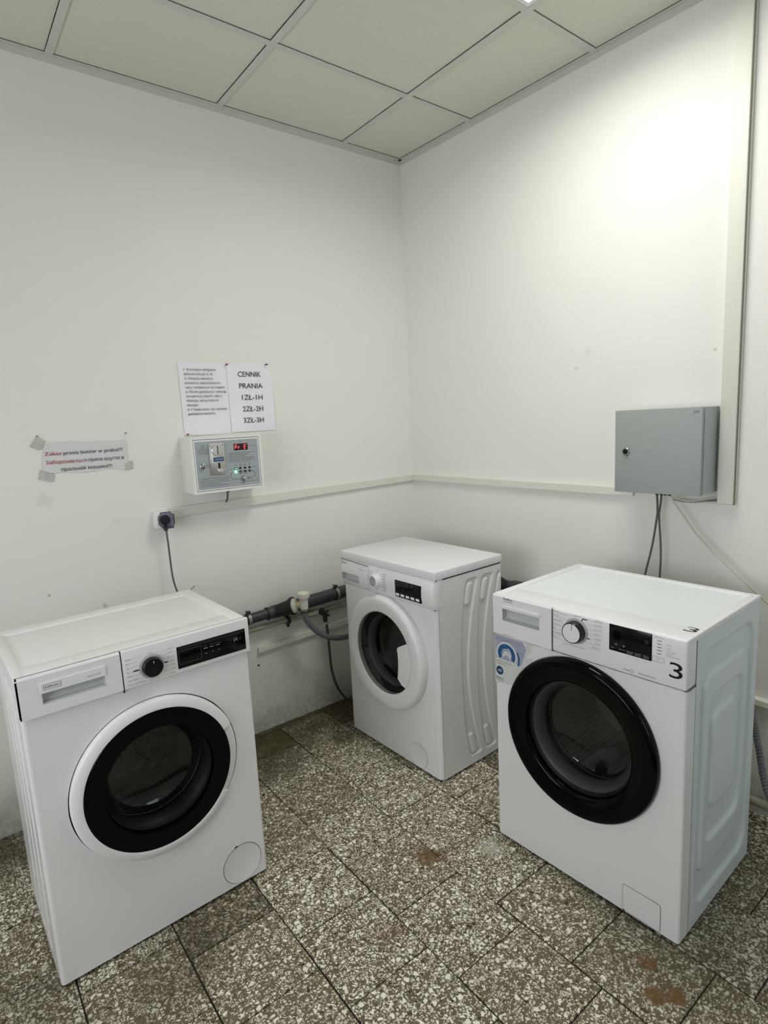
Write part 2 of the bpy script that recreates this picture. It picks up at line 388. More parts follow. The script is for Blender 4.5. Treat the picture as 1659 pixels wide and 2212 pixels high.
# ------------------------------------------------------------------ room shell
XB, YB = -3.5, -4.3
def rx(y): return -y * math.tan(WB)              # x of the right wall at y
floor = struct('floor', MB().box(XB, 0.3, YB, 0.0, -0.10, -0.005), GROUT)
struct('wall_left', MB().box(XB - 0.1, 0.1, 0, 0.1, -0.1, H + 0.15), WALL)
B = MB().box(0, 4.6, 0, 0.1, -0.1, H + 0.15); struct('wall_right', B, WALL, Frame(0, 0, 0, AR))
B = MB().box(XB - 0.1, -0.95, YB - 0.1, YB, -0.1, H + 0.15).box(-0.05, 0.4, YB - 0.1, YB, -0.1, H + 0.15)
B.box(-0.95, -0.05, YB - 0.1, YB, -0.1, 0.9).box(-0.95, -0.05, YB - 0.1, YB, 2.2, H + 0.15)
struct('wall_back', B, WALL)
B = MB()
for a, b, c, d in ((-0.95, -0.05, 0.9, 0.96), (-0.95, -0.05, 2.14, 2.2), (-0.95, -0.89, 0.96, 2.14), (-0.11, -0.05, 0.96, 2.14)): B.box(a, b, YB - 0.07, YB - 0.01, c, d, 0.006)
fill_win = struct('added_fill_window', B, WHITEP)  # unseen window, added as weak fill light for the right washer's side
struct('pane', MB().box(-0.90, -0.10, YB - 0.06, YB - 0.05, 0.95, 2.15), mat('fill_light_pane', (0.5, 0.6, 0.8, 1), 0.2, emit=(0.78, 0.92, 1, 1), es=WINDOW * 0.45), parent=fill_win)  # glowing pane of the added fill window
# far wall, with the window that gives the cool daylight on the appliance fronts
WY0, WY1, WZ0, WZ1 = -2.6, -0.8, 0.75, 1.85
B = MB().box(XB - 0.1, XB, YB, WY0, -0.1, H + 0.15).box(XB - 0.1, XB, WY1, 0, -0.1, H + 0.15)
B.box(XB - 0.1, XB, WY0, WY1, -0.1, WZ0).box(XB - 0.1, XB, WY0, WY1, WZ1, H + 0.15)
struct('wall_far', B, WALL)
B = MB(); WM = (WY0 + WY1) / 2
for a, b, c, d in ((WY0, WY1, WZ0, WZ0 + .06), (WY0, WY1, WZ1 - .06, WZ1), (WY0, WY0 + .06, WZ0 + .06, WZ1 - .06), (WY1 - .06, WY1, WZ0 + .06, WZ1 - .06), (WM - .03, WM + .03, WZ0 + .06, WZ1 - .06)):
    B.box(XB - 0.07, XB - 0.01, a, b, c, d, 0.006)
win = struct('window_1', B, WHITEP)
struct('pane', MB().box(XB - 0.06, XB - 0.05, WY0 + .05, WY1 - .05, WZ0 + .05, WZ1 - .05), WINM, parent=win)
ceiling = struct('ceiling', MB().box(XB - 0.1, 0.4, YB - 0.1, 0.1, H + 0.10, H + 0.15), DARK)

# floor tiles: rows laid away from the left wall, joints staggered from row to row
xs = [-2.9462, -2.6945, -2.4427, -2.1909, -1.9361, -1.6813, -1.4255, -1.1657, -0.9119, -0.6622, -0.4084, -0.1516, 0.18]
offs = [-0.35, -0.22, -0.36, -0.23, -0.345, -0.435, -0.32, -0.4393, -0.348, -0.43, -0.33, -0.42]
def cxl(i, y): return xs[i] + (0.012 * sin(y * 3.1 + i) if 0 < i < 12 else 0)
tr_ = random.Random(3)
for i in range(12):
    y = offs[i] + 0.2535
    ys = [0.0, y] if y < -0.03 else [0.0]
    if y < -0.03: pass
    else: ys = [0.0]
    yy = offs[i]
    while yy > -2.75: ys.append(yy); yy -= 0.2535 + tr_.uniform(-0.0012, 0.0012)
    if ys[1] > -0.03: ys.pop(1)
    for k in range(len(ys) - 1):
        y1, y0 = ys[k], ys[k + 1]; g = 0.0019; x0, x1 = xs[i] + g, xs[i + 1] - g
        sk = [tr_.uniform(-0.0012, 0.0012) for _ in range(4)]; dz = tr_.uniform(-0.0012, 0.0)
        o0 = tr_.uniform(-0.003, 0.003)
        xa, xb, xc, xd = x0 + o0 * .4 + sk[0], x1 + o0 * .4 - abs(sk[1]), x1 + o0 * .4 - abs(sk[2]), x0 + o0 * .4 + sk[3]
        t = 0.012; e = 0.0015
        out = [(xa, y0 + g), (xb, y0 + g), (xc, y1 - g), (xd, y1 - g)]
        mx, my = sum(p[0] for p in out) / 4, sum(p[1] for p in out) / 4
        inn = [(p[0] + (e if p[0] < mx else -e), p[1] + (e if p[1] < my else -e)) for p in out]
        v = [(p[0], p[1], -t) for p in out] + [(p[0], p[1], -e * .8 + dz) for p in out] + [(p[0], p[1], dz) for p in inn]
        f = [(3, 2, 1, 0), (8, 9, 10, 11)] + [(a, (a + 1) % 4, 4 + (a + 1) % 4, 4 + a) for a in range(4)] + [(4 + a, 4 + (a + 1) % 4, 8 + (a + 1) % 4, 8 + a) for a in range(4)]
        m = T_CLEAN; q = tr_.random()
        if q < 0.45: m = T_SPARSE
        if (i, k) in ((6, 0), (7, 0)): m = T_OLIVE
        if (i, k) in ((9, 0), (5, 2), (5, 3), (9, 5), (10, 4), (10, 5), (10, 6), (9, 6), (8, 0), (4, 2)): m = T_DARK
        if (i, k) in ((8, 0),): m = T_SPARSE
        B = MB().add(v, f); o = make('tile', B, m, (mx, my, 0), 20); COL.objects.link(o); o.parent = floor; o.location = (mx, my, 0)

# ceiling: mineral tiles dropped into a white grid
GX, GY, SX, SY = 0.3507, 0.4717, 0.6039, 0.5942
gxs = [0.0] + [-GX - k * SX for k in range(6)]; gys = [0.0] + [-GY - k * SY for k in range(7)]
LX, LY = 2, 3                                    # grid cells (counted from the corner) that hold a light panel
LIGHTS = [(1, 2)]
for i in range(len(gxs) - 1):
    for j in range(len(gys) - 1):
        if (i, j) in LIGHTS: continue
        xa, xb, ya, yb = gxs[i + 1] + 0.0124, gxs[i] - 0.0136, gys[j + 1] + 0.0136, gys[j] - 0.0124
        if i == 0: xb_ = (rx(yb) - 0.02, rx(ya) - 0.02)
        else: xb_ = (xb, xb)
        if j == 0: yb = -0.02
        z0, z1 = H + 0.0030, H + 0.015
        v = [(xa, ya, z0), (xb_[1], ya, z0), (xb_[0], yb, z0), (xa, yb, z0), (xa, ya, z1), (xb_[1], ya, z1), (xb_[0], yb, z1), (xa, yb, z1)]
        B = MB().add(v, [(0, 1, 2, 3), (7, 6, 5, 4), (0, 4, 5, 1), (1, 5, 6, 2), (2, 6, 7, 3), (3, 7, 4, 0)])
        o = make('ceiling_tile', B, CEILT, (xa, ya, H)); COL.objects.link(o); o.parent = ceiling; o.location = (xa, ya, H)
for x in gxs[1:]:
    o = make('grid_bar', MB().box(x - 0.012, x + 0.012, YB, -0.001, H - 0.003, H + 0.0005).box(x - 0.002, x + 0.002, YB, -0.001, H, H + 0.09), CEILB); COL.objects.link(o); o.parent = ceiling
for j, y in enumerate(gys[1:]):
    o = make('grid_bar', MB().box(XB, rx(y) - 0.001, y - 0.012, y + 0.012, H - 0.0025, H + 0.0005).box(XB, rx(y), y - 0.002, y + 0.002, H, H + 0.09), CEILB); COL.objects.link(o); o.parent = ceiling
struct('trim_1', MB().box(XB, 0, -0.0035, 0, H - 0.022, H).box(XB, 0, -0.019, 0, H - 0.001, H + 0.001), CEILB)
struct('trim_2', MB().box(0.001, 4.3, -0.0035, 0, H - 0.022, H).box(0.001, 4.3, -0.019, 0, H - 0.001, H + 0.001), CEILB, Frame(0, 0, 0, AR))
for (i, j), lb in zip(LIGHTS, ('square LED light panel in the ceiling, its corner at the top photo edge', 'square LED light panel in the ceiling grid behind the viewer')):
    xa, xb, ya, yb = gxs[i + 1] + 0.013, gxs[i] - 0.013, gys[j + 1] + 0.013, gys[j] - 0.013
    base = ((xa + xb) / 2, (ya + yb) / 2, H - 0.001)
    t = Thing('ceiling_light', lb, 'ceiling light', F0, base)
    B = MB()
    for a, b, c, d in ((xa, xb, ya, ya + .014), (xa, xb, yb - .014, yb), (xa, xa + .014, ya + .014, yb - .014), (xb - .014, xb, ya + .014, yb - .014)): B.box(a, b, c, d, H - 0.002, H + 0.012)
    t.part('frame', B, WHITEP)
    t.part('diffuser', MB().box(xa + .014, xb - .014, ya + .014, yb - .014, H + 0.0, H + 0.008), LAMPM)
    ld = bpy.data.lights.new('panel_lamp', 'AREA'); ld.shape = 'RECTANGLE'; ld.size = xb - xa - .04; ld.size_y = yb - ya - .04
    ld.energy = LAMP_W; ld.spread = radians(165); ld.color = (1.0, 0.985, 0.955)
    lo = bpy.data.objects.new('panel_lamp', ld); COL.objects.link(lo); lo.location = ((xa + xb) / 2, (ya + yb) / 2, H - 0.004)

# ------------------------------------------------------------------ washing machines
def hole_plate(B, x0, x1, z0, z1, c, R, y, thick=0.0, r=0.010, mi=0):
    """front sheet with a round hole and rounded vertical edges"""
    a0, a1 = x0 + r, x1 - r
    angs = sorted(set([2 * pi * i / 96 for i in range(96)] + [atan2(zz - c[1], xx - c[0]) % (2 * pi) for xx in (a0, a1) for zz in (z0, z1)]))
    inner, outer = [], []
    for t in angs:
        ct, st = cos(t), sin(t); k = 1e9
        if ct > 1e-9: k = min(k, (a1 - c[0]) / ct)
        if ct < -1e-9: k = min(k, (a0 - c[0]) / ct)
        if st > 1e-9: k = min(k, (z1 - c[1]) / st)
        if st < -1e-9: k = min(k, (z0 - c[1]) / st)
        inner.append((c[0] + R * ct, y, c[1] + R * st)); outer.append((c[0] + k * ct, y, c[1] + k * st))
    n = len(angs); back = [(p[0], y + 0.03, p[2]) for p in inner]
    B.add(inner + outer + back, [(i, (i + 1) % n, n + (i + 1) % n, n + i) for i in range(n)] + [(i, 2 * n + i, 2 * n + (i + 1) % n, (i + 1) % n) for i in range(n)], mi)
    for s, xe in ((-1, a0), (1, a1)):
        v = []
        for k in range(7):
            t = k / 6 * pi / 2
            for z in (z0, z1): v.append((xe + s * r * sin(t), y + r - r * cos(t), z))
        B.add(v, [(2 * k, 2 * k + 1, 2 * k + 3, 2 * k + 2) for k in range(6)], mi)
    return B

def sm(a, b, x):
    t = max(0.0, min(1.0, (x - a) / (b - a))); return t * t * (3 - 2 * t)
def rrect(n, z, n0, n1, z0, z1, r):
    cx, cz = (n0 + n1) / 2, (z0 + z1) / 2; dx, dz = abs(n - cx) - (n1 - n0) / 2 + r, abs(z - cz) - (z1 - z0) / 2 + r
    return hypot(max(dx, 0), max(dz, 0)) + min(max(dx, dz), 0) - r
def relief(B, x, n0, n1, z0, z1, fn, step, sgn):
    """embossed sheet-metal side: fn(n, z) gives the pressed-in depth"""
    NN, NZ = int((n1 - n0) / step), int((z1 - z0) / step)
    vs = [(x - sgn * fn(n0 + (n1 - n0) * i / NN, z0 + (z1 - z0) * j / NZ), n0 + (n1 - n0) * i / NN, z0 + (z1 - z0) * j / NZ) for j in range(NZ + 1) for i in range(NN + 1)]
    fs = [(j * (NN + 1) + i, j * (NN + 1) + i + 1, (j + 1) * (NN + 1) + i + 1, (j + 1) * (NN + 1) + i) for j in range(NZ) for i in range(NN)]
    return B.add(vs, fs)
def channel_relief(shift):
    def fn(n, z):
        d = 0
        for k in range(len(shift)):
            zc = (z - 0.41) / 0.375
            if abs(zc) > 1.08: continue
            c0 = shift[k] - 0.052 * (1 - min(1, zc * zc)); hw = 0.018 + 0.016 * min(1, abs(zc)) ** 1.5
            s = max(abs(n - c0) - hw, abs(z - 0.41) - 0.375)
            q = rrect(n - c0, z, -hw, hw, 0.035, 0.785, 0.016)
            a = sm(0.0025, -0.0025, q)
            for za, zb in ((0.682, 0.768), (0.045, 0.135)):
                t = rrect(n - c0 + 0.004, z, -0.013, 0.013, za, zb, 0.010); a = min(a, 1 - sm(0.003, -0.003, t))
            d = max(d, a)
        return d * 0.0055
    return fn
def nested_relief(n, z):
    d = sm(0.006, -0.006, rrect(n, z, 0.092, 0.450, 0.055, 0.785, 0.05))
    d -= sm(0.006, -0.006, rrect(n, z, 0.115, 0.415, 0.135, 0.712, 0.045))
    d += sm(0.006, -0.006, rrect(n, z, 0.150, 0.385, 0.215, 0.645, 0.04))
    d -= sm(0.006, -0.006, rrect(n, z, 0.178, 0.345, 0.305, 0.588, 0.035))
    d += 0.4 * sm(0.010, -0.010, rrect(n, z, 0.068, 0.080, 0.05, 0.66, 0.004))
    return d * 0.0095

def drum_set(t, c, R, yg, depth, bowl_r, paddle_a):
    """gasket, drum, perforations and paddles seen through the door glass"""
    x, z = c
    t.part('gasket', MB().lathe([(bowl_r + .030, yg - .012), (bowl_r + .010, yg - .004), (bowl_r - .004, yg + .012), (bowl_r - .010, yg + .03), (bowl_r - .004, yg + .05), (bowl_r + .004, yg + .07)], (x, 0, z), n=72), RUBBER)
    yd = yg + 0.072; ye = depth - 0.035
    B = MB().lathe([(bowl_r + .004, yd), (bowl_r + .012, yd - .006), (R - .01, yd), (R, yd + .01), (R, ye - .02), (R - .02, ye), (0.05, ye + .012), (0.0005, ye + .012)], (x, 0, z), n=72)
    dr = t.part('drum', B, STEEL)
    B = MB()
    for j in range(5, 14):
        rad = j * 0.0155
        if rad > R - 0.025: continue
        n = int(2 * pi * rad / 0.0165)
        for i in range(n):
            a = 2 * pi * (i + 0.5 * (j % 2)) / n
            if (a * 3 / (2 * pi)) % 1 < 0.22: continue
            B.disc(x + rad * cos(a), ye - 0.001 + 0.012 * (1 - (rad - 0.05) / (R - 0.07)), z + rad * sin(a), 0.0030, 6)
    for i in range(84):
        a = 2 * pi * i / 84
        if (a * 3 / (2 * pi) + 0.5) % 1 < 0.14: continue
        for k in range(int((ye - yd - 0.04) / 0.015)):
            yy = yd + 0.02 + (k + 0.5 * (i % 2)) * 0.015; rr_ = R - 0.0012; s = 0.0028
            ta, cx_, cz_ = a, x + rr_ * cos(a), z + rr_ * sin(a)
            B.add([(cx_ + s * cos(q) * -sin(ta), yy + s * sin(q), cz_ + s * cos(q) * cos(ta)) for q in (0, pi / 3, 2 * pi / 3, pi, 4 * pi / 3, 5 * pi / 3)], [tuple(range(6))])
    t.part('drum_holes', B, DARK, parent=dr, kind='stuff')
    for k in range(3):
        a = paddle_a + k * 2 * pi / 3; B = MB(); hw = 0.10
        v = []
        for yy, hh in ((yd + .015, .028), (yd + .03, .05), (ye - .02, .058), (ye - .004, .05)):
            for da, rad in ((-0.16, R - .002), (-0.045, R - hh), (0.045, R - hh), (0.16, R - .002)):
                v.append((x + rad * cos(a + da), yy, z + rad * sin(a + da)))
        B.add(v, [(i * 4 + q, i * 4 + q + 1, i * 4 + q + 5, i * 4 + q + 4) for i in range(3) for q in range(3)] + [(0, 1, 2, 3), (15, 14, 13, 12)])
        t.part('paddle', B, LGREY, parent=dr)

def cabinet(B, w_, d_, z1, th=0.004, left=True, right=True, y0=0.010, x0=0.0):
    if left: B.box(x0, x0 + th, y0, d_, 0, z1)
    if right: B.box(w_ - th, w_, y0, d_, 0, z1)
    B.box(x0 + 0.001, w_ - 0.001, d_ - th, d_, 0, z1, 0.0).box(x0 + th, w_ - th, y0 + .02, d_, 0.0, th)
    return B
def feet(t, w_, d_):
    for x in (0.06, w_ - 0.06):
        for y in (0.05, d_ - 0.05):
            t.part('foot', MB().lathe([(0.0005, -ZO), (0.019, -ZO), (0.021, -ZO + .003), (0.015, -.001), (0.010, 0.01)], (x, y, 0), 'z', n=16), BLACKP)
def handle_pocket(x0, x1, z0, z1, y, depth, th=0.0025):
    B = MB()
    B.add([(x0, y, z0), (x1, y, z0), (x1, y, z1), (x0, y, z1), (x0 + .003, y + depth * .55, z0 + .006), (x1 - .003, y + depth * .55, z0 + .006), (x1 - .003, y + depth, z1), (x0 + .003, y + depth, z1)],
          [(4, 5, 6, 7), (0, 1, 5, 4), (1, 2, 6, 5), (2, 3, 7, 6), (3, 0, 4, 7)])
    return B
def rect_hole(B, x0, x1, z0, z1, hx0, hx1, hz0, hz1, y, mi=0, th=0.006):
    o = [(x0, z0), (x1, z0), (x1, z1), (x0, z1)]; i = [(hx0, hz0), (hx1, hz0), (hx1, hz1), (hx0, hz1)]
    v = [(a, y, b) for a, b in o] + [(a, y, b) for a, b in i] + [(a, y + th, b) for a, b in o]
    return B.add(v, [(k, (k + 1) % 4, 4 + (k + 1) % 4, 4 + k) for k in range(4)] + [(k, 8 + k, 8 + (k + 1) % 4, (k + 1) % 4) for k in range(4)], mi)
def dial_marks(B, cx_, cz_, left, right, y, h, lw=0.0006, ink=0):
    """print around the programme dial: rows of small words with leader lines"""
    for (x, z, wd) in left: B.print_rows(x, z, wd, h, y, ink)
    for (x, z, wd) in right: B.print_rows(x, z, wd, h, y, ink)
    return B

# --- left machine (black-ringed porthole, black touch panel) ---
M0 = Frame(-1.97058, -0.80674, ZO, 0.028493); W0, D0 = 0.60, 0.4436
t = Thing('washing_machine', 'white washer with black-ringed porthole and long black touch panel, by the left wall', 'washing machine', M0, (0.30, D0 / 2, -ZO))
t.part('cabinet', cabinet(MB(), W0, D0, 0.83, left=False), WHITE)
t.part('side_panel', relief(MB(), 0.0, 0.012, D0, 0.0, 0.842, channel_relief([0.13, 0.22, 0.31]), 0.0042, -1), WHITE, sharp=60)
B = MB(); hole_plate(B, 0, W0, 0, 0.742, (0.303, 0.464), 0.232, 0.0)
t.part('front_panel', B, WHITE)
B = MB().box(-0.0015, W0 + .0015, 0.002, D0 + 0.004, 0.838, 0.846, 0.002)
for a, b, c, d in ((-0.0015, 0.022, 0.002, D0 + .004), (W0 - 0.040, W0 + .0015, 0.002, D0 + .004), (0.018, W0 - .036, 0.002, 0.072), (0.018, W0 - .036, 0.392, D0 + .004)): B.box(a, b, c, d, 0.840, 0.8495, 0.0022)
t.part('top_plate', B, mat('top_enamel', rgb(238, 239, 236), 0.35, bump=0.05, bscale=600), label='slightly greyed white top plate with a shallow recess')
# fascia: right of the drawer
B = MB(); yf = -0.009
B.box(0.2385, W0 + .004, yf, 0.004, 0.742, 0.850, 0.004, seg=3)
fas = t.part('control_panel', B, WHITEP)
B = MB().box(0.383, 0.590, yf - 0.0012, yf + .002, 0.7555, 0.8195, 0.0008)
scr = t.part('display', B, SCREEN, parent=fas, label='long black touch display')
ys_ = yf - 0.0016
B = MB(); B.frame(0.388, 0.452, 0.768, 0.806, 0.0006, ys_, 1); B.line((0.386, 0.8135), (0.455, 0.8135), 0.0004, ys_, 1); B.line((0.457, 0.8125), (0.588, 0.8125), 0.0004, ys_, 1)
for x in (0.459, 0.478, 0.497):
    B.line((x, 0.794), (x + 0.0125, 0.794), 0.0013, ys_, 0); B.print_rows(x, 0.799, 0.012 + (0.004 if x > .47 else 0), 0.0032, ys_, 1)
for x in (0.466, 0.486, 0.505): B.disc(x, ys_, 0.779, 0.0022, 10, 1)
B.print_rows(0.536, 0.795, 0.010, 0.003, ys_, 1)
B.line((0.553, 0.789), (0.553, 0.800), 0.0007, ys_, 0); B.line((0.553, 0.800), (0.559, 0.7945), 0.0007, ys_, 0); B.line((0.559, 0.7945), (0.553, 0.789), 0.0007, ys_, 0); B.line((0.5605, 0.789), (0.5605, 0.800), 0.0007, ys_, 0); B.line((0.563, 0.789), (0.563, 0.800), 0.0007, ys_, 0)
B.print_rows(0.567, 0.796, 0.009, 0.0032, ys_, 1); B.print_rows(0.567, 0.790, 0.009, 0.0032, ys_, 1)
t.part('lettering', B, [WINK, DWINK], parent=fas, kind='stuff')
kc = (0.3125, 0.788)
B = MB().lathe([(0.0335, 0), (0.0335, -0.002), (0.0285, -0.004), (0.027, -0.004)], (kc[0], yf, kc[1]), n=48)
t.part('dial_ring', B, LGREY, parent=fas)
B = MB().lathe([(0.0265, -0.002), (0.0265, -0.016), (0.0245, -0.019), (0.0005, -0.0195)], (kc[0], yf, kc[1]), n=48)
t.part('dial', B, BLACKP, parent=fas, label='black programme dial')
B = MB(); B.line((kc[0] + .001, kc[1] + 0.013), (kc[0] + .001, kc[1] + 0.0195), 0.0022, yf - 0.0200, 1)
yi = yf - 0.0004
for k in range(7):
    z = 0.822 - k * 0.0117; B.print_rows(0.2475, z - .001, (0.018, 0.010, 0.007, 0.007, 0.017, 0.024, 0.046)[k], 0.0036, yi, 0)
    B.line((0.2475 + (0.021, 0.013, 0.01, 0.01, 0.02, 0.027, 0.049)[k], z), (0.279 if k not in (0, 6) else 0.29, z + (0.002 if k < 3 else -0.001)), 0.0004, yi, 2)
for k in range(7):
    z = 0.822 - k * 0.0118; wd = (0.016, 0.017, 0.017, 0.014, 0.012, 0.011, 0.014)[k]; B.print_rows(0.376 - wd, z - .001, wd, 0.0036, yi, 0)
    B.line((0.374 - wd, z), (0.345 if k not in (0, 6) else 0.325, z), 0.0004, yi, 2)
for x0_, x1_, z in ((0.262, 0.2805, 0.7875), (0.3430, 0.3565, 0.787)):
    B.sheet([(x0_, z), (x0_ + .006, z + .0022), (x1_, z + .0018), (x1_, z - .0018), (x0_ + .006, z - .0022)], yi, 0)
B.print_rows(0.3045, 0.8235, 0.015, 0.004, yi, 0); B.print_rows(0.302, 0.7485, 0.028, 0.0036, yi, 0)
t.part('lettering', B, [INK, WINK, GREYINK], parent=fas, kind='stuff')
# drawer
B = MB().box(0.0035, 0.2355, yf + .004, 0.004, 0.743, 0.8495, 0.0)
rect_hole(B, 0.0035, 0.2355, 0.7435, 0.8445, 0.0505, 0.1955, 0.770, 0.800, yf, th=0.008)
B.add([(0.0035, yf, 0.8445), (0.2355, yf, 0.8445), (0.2355, yf + .006, 0.8500), (0.0035, yf + .006, 0.8500), (0.0035, 0.004, 0.850), (0.2355, 0.004, 0.850)], [(0, 1, 2, 3), (3, 2, 5, 4)])
B.v = B.v[8:] ; B.f = [tuple(i - 8 for i in f) for f in B.f[6:]]; B.m = B.m[6:]
drw = t.part('detergent_drawer', B, WHITEP)
t.part('handle_recess', handle_pocket(0.0505, 0.1955, 0.770, 0.801, yf, 0.024), mat('shaded_recess_plastic', rgb(196, 198, 200), 0.4), parent=drw)  # drawer white greyed: the shade inside the recess is in the colour
t.part('handle_lip', MB().prism([(0.0485, 0.800), (0.197, 0.800), (0.197, 0.8255), (0.0485, 0.8255)], yf - 0.0030, yf + 0.001), WHITEP, parent=drw)
B = MB(); yl = yf - 0.0034
B.frame(0.0555, 0.0945, 0.8075, 0.8205, 0.0007, yl, 0); B.text('KERNAU', 0.0585, 0.8112, yl, width=0.033, height=0.0055, bold=0.02, mi=0)
B.print_rows(0.154, 0.8095, 0.032, 0.0034, yl, 0)
t.part('lettering', B, INK, parent=drw, kind='stuff')
t.part('drawer_seam', MB().box(0.2355, 0.2385, yf + .003, 0.004, 0.735, 0.848), DARK)
t.part('panel_gap', MB().box(0.001, 0.60, 0.0, 0.006, 0.7415, 0.7435).box(0.0, 0.2365, 0.0006, 0.0022, 0.8440, 0.85055), DARK)
t.part('panel_line', MB().box(0.2365, 0.60, 0.0036, 0.0044, 0.8440, 0.8502), LGREY)
# door
c = (0.303, 0.464)
door = t.part('door', MB().lathe([(0.2285, 0.010), (0.2290, -0.0100), (0.2270, -0.0145), (0.2220, -0.0170), (0.2050, -0.0235), (0.2010, -0.0225), (0.2, 0.0)], (c[0], 0, c[1]), a0=radians(21), a1=radians(325), n=110, caps=True), WHITEP, sharp=50)
t.part('door_grip', MB().lathe([(0.2285, 0.010), (0.2285, -0.002), (0.225, -0.006), (0.201, -0.011), (0.2, 0.0)], (c[0], 0, c[1]), a0=radians(-35), a1=radians(21), n=24, caps=True), WHITEP, parent=door)
t.part('door_rim', MB().lathe([(0.2025, -0.012), (0.2015, -0.0205), (0.199, -0.0225), (0.158, -0.0225), (0.150, -0.020), (0.1465, -0.010)], (c[0], 0, c[1]), n=96), BLACKG, parent=door, label='glossy black ring round the porthole')
t.part('door_glass', MB().lathe([(0.1465, -0.014), (0.143, 0.005), (0.130, 0.045), (0.118, 0.068), (0.09, 0.080), (0.05, 0.085), (0.0005, 0.086)], (c[0], 0, c[1]), n=96), GLASS, parent=door)
drum_set(t, c, 0.215, 0.012, D0, 0.146, 2.1)
B = MB().lathe([(0.0005, 0.0012), (0.060, 0.0012), (0.0625, 0.0005)], (0.5178, -0.0016, 0.0655), n=48)
t.part('filter_cover', B, WHITE)
B = MB().lathe([(0.0628, -0.0002), (0.0642, -0.0002)], (0.5178, 0, 0.0655), n=48); B.box(0.497, 0.507, -0.0012, 0.0, 0.1270, 0.1305)
t.part('filter_seam', B, DARK)
feet(t, W0, D0)

# --- middle machine (all-white porthole) ---
M1 = Frame(-0.650615, -0.241544, ZO, -1.547261); W1, D1 = 0.60, 0.3762
t = Thing('washing_machine', 'slim white front-loading washer with white door ring and white dial, in the far corner', 'washing machine', M1, (0.30, D1 / 2, -ZO))
t.part('cabinet', cabinet(MB(), W1, D1, 0.812, right=False), WHITE)
t.part('side_panel', relief(MB(), W1, 0.012, D1, 0.0, 0.812, channel_relief([0.200, 0.293, 0.386]), 0.0028, 1), WHITE, sharp=60)
B = MB(); hole_plate(B, 0, W1, 0, 0.70, (0.298, 0.455), 0.225, 0.0, r=0.022)
t.part('front_panel', B, WHITE)
B = MB().box(-0.003, W1 + .003, -0.006, D1 + .005, 0.816, 0.850, 0.004, seg=3)
t.part('top_plate', B, WHITE)
t.part('top_gap', MB().box(0.001, W1 - .001, 0.004, D1 - .003, 0.810, 0.818), DARK)
# bulging fascia: a profile swept across with the vertical edges rounded back
prof = [(-0.004, 0.816), (-0.010, 0.80), (-0.014, 0.78), (-0.016, 0.76), (-0.015, 0.735), (-0.011, 0.715), (-0.006, 0.703), (0.0, 0.698)]
def fy(z):
    for (ya, za), (yb, zb) in zip(prof, prof[1:]):
        if zb <= z <= za: return ya + (yb - ya) * (za - z) / (za - zb)
    return -0.004
def fascia(B, cols, hole=None):
    zz = sorted({z for _, z in prof} | (set(hole[2:]) if hole else set()), reverse=True)
    n = len(zz)
    vs = [(x, fy(z) + dy, z) for x, dy in cols for z in zz]
    fs = []
    for i in range(len(cols) - 1):
        for k in range(n - 1):
            if hole and hole[0] - 1e-6 <= cols[i][0] and cols[i + 1][0] <= hole[1] + 1e-6 and hole[2] - 1e-6 <= zz[k + 1] and zz[k] <= hole[3] + 1e-6: continue
            fs.append((i * n + k, (i + 1) * n + k, (i + 1) * n + k + 1, i * n + k + 1))
    return B.add(vs, fs)
B = MB(); fascia(B, [(0.2045, 0.004), (0.2055, 0.0), (0.3, 0.0), (0.4, 0.0), (0.5, 0.0), (W1 - .022, 0.0), (W1 - .010, 0.002), (W1 - .003, 0.008), (W1 + .0005, 0.016), (W1 + .0005, 0.040)])
B.add([(x, y, z) for x in (0.0, W1 + .0005) for y, z in ((-.004, 0.816), (0.034, 0.816))], [(0, 1, 3, 2)])
fas = t.part('control_panel', B, WHITEP, sharp=60)
def yo(z, e=0.0008): return fy(z) - e
B = MB(); sx0, sx1, sz0, sz1 = 0.384, 0.536, 0.718, 0.786
yq = min(fy(sz0), fy(sz1), -0.0165) - 0.001
B.box(sx0, sx1, yq, -0.006, sz0, sz1, 0.001)
t.part('display', B, SCREEN, parent=fas, label='square black display with five white buttons')
for k in range(5):
    x = 0.389 + k * 0.0295
    t.part('button', MB().box(x, x + 0.021, yq - 0.002, yq, 0.7235, 0.7335, 0.0012), WHITEP, parent=fas)
B = MB(); yi = yq - 0.0004
for j in range(4):
    z = 0.777 - j * 0.0095; B.print_rows(0.388, z, 0.005, 0.004, yi, 0); B.print_rows(0.402, z, 0.008, 0.004, yi, 0); B.print_rows(0.430, z, 0.009, 0.004, yi, 0)
B.disc(0.484, yi, 0.777, 0.005, 12, 0); B.disc(0.484, yi - .0002, 0.777, 0.0035, 12, 1); B.frame(0.452, 0.459, 0.774, 0.782, 0.001, yi, 0)
for k in range(5): B.print_rows(0.390 + k * 0.0295, 0.737, 0.016, 0.003, yi, 0)
t.part('lettering', B, [DWINK, SCREEN], parent=fas, kind='stuff')
kc = (0.2635, 0.7595)
B = MB().lathe([(0.030, 0.006), (0.0285, -0.010), (0.028, -0.022), (0.0265, -0.0245), (0.023, -0.0245), (0.0215, -0.0235), (0.0005, -0.0235)], (kc[0], -0.014, kc[1]), n=48)
t.part('dial', B, WHITEP, parent=fas, label='white programme dial')
t.part('dial_face', MB().disc(kc[0], -0.0378, kc[1], 0.0215, 36), LGREY, parent=fas)
B = MB()
for k in range(7):
    z = 0.795 - k * 0.0118; B.print_rows(0.2075 - k * .001, z - .002, (0.016, 0.011, 0.011, 0.007, 0.010, 0.014, 0.012)[k], 0.0042, yo(z), 0); B.line((0.2075, z - .0035), (0.2385 if k in (0, 6) else 0.230, z - .0035), 0.0006, yo(z), 1)
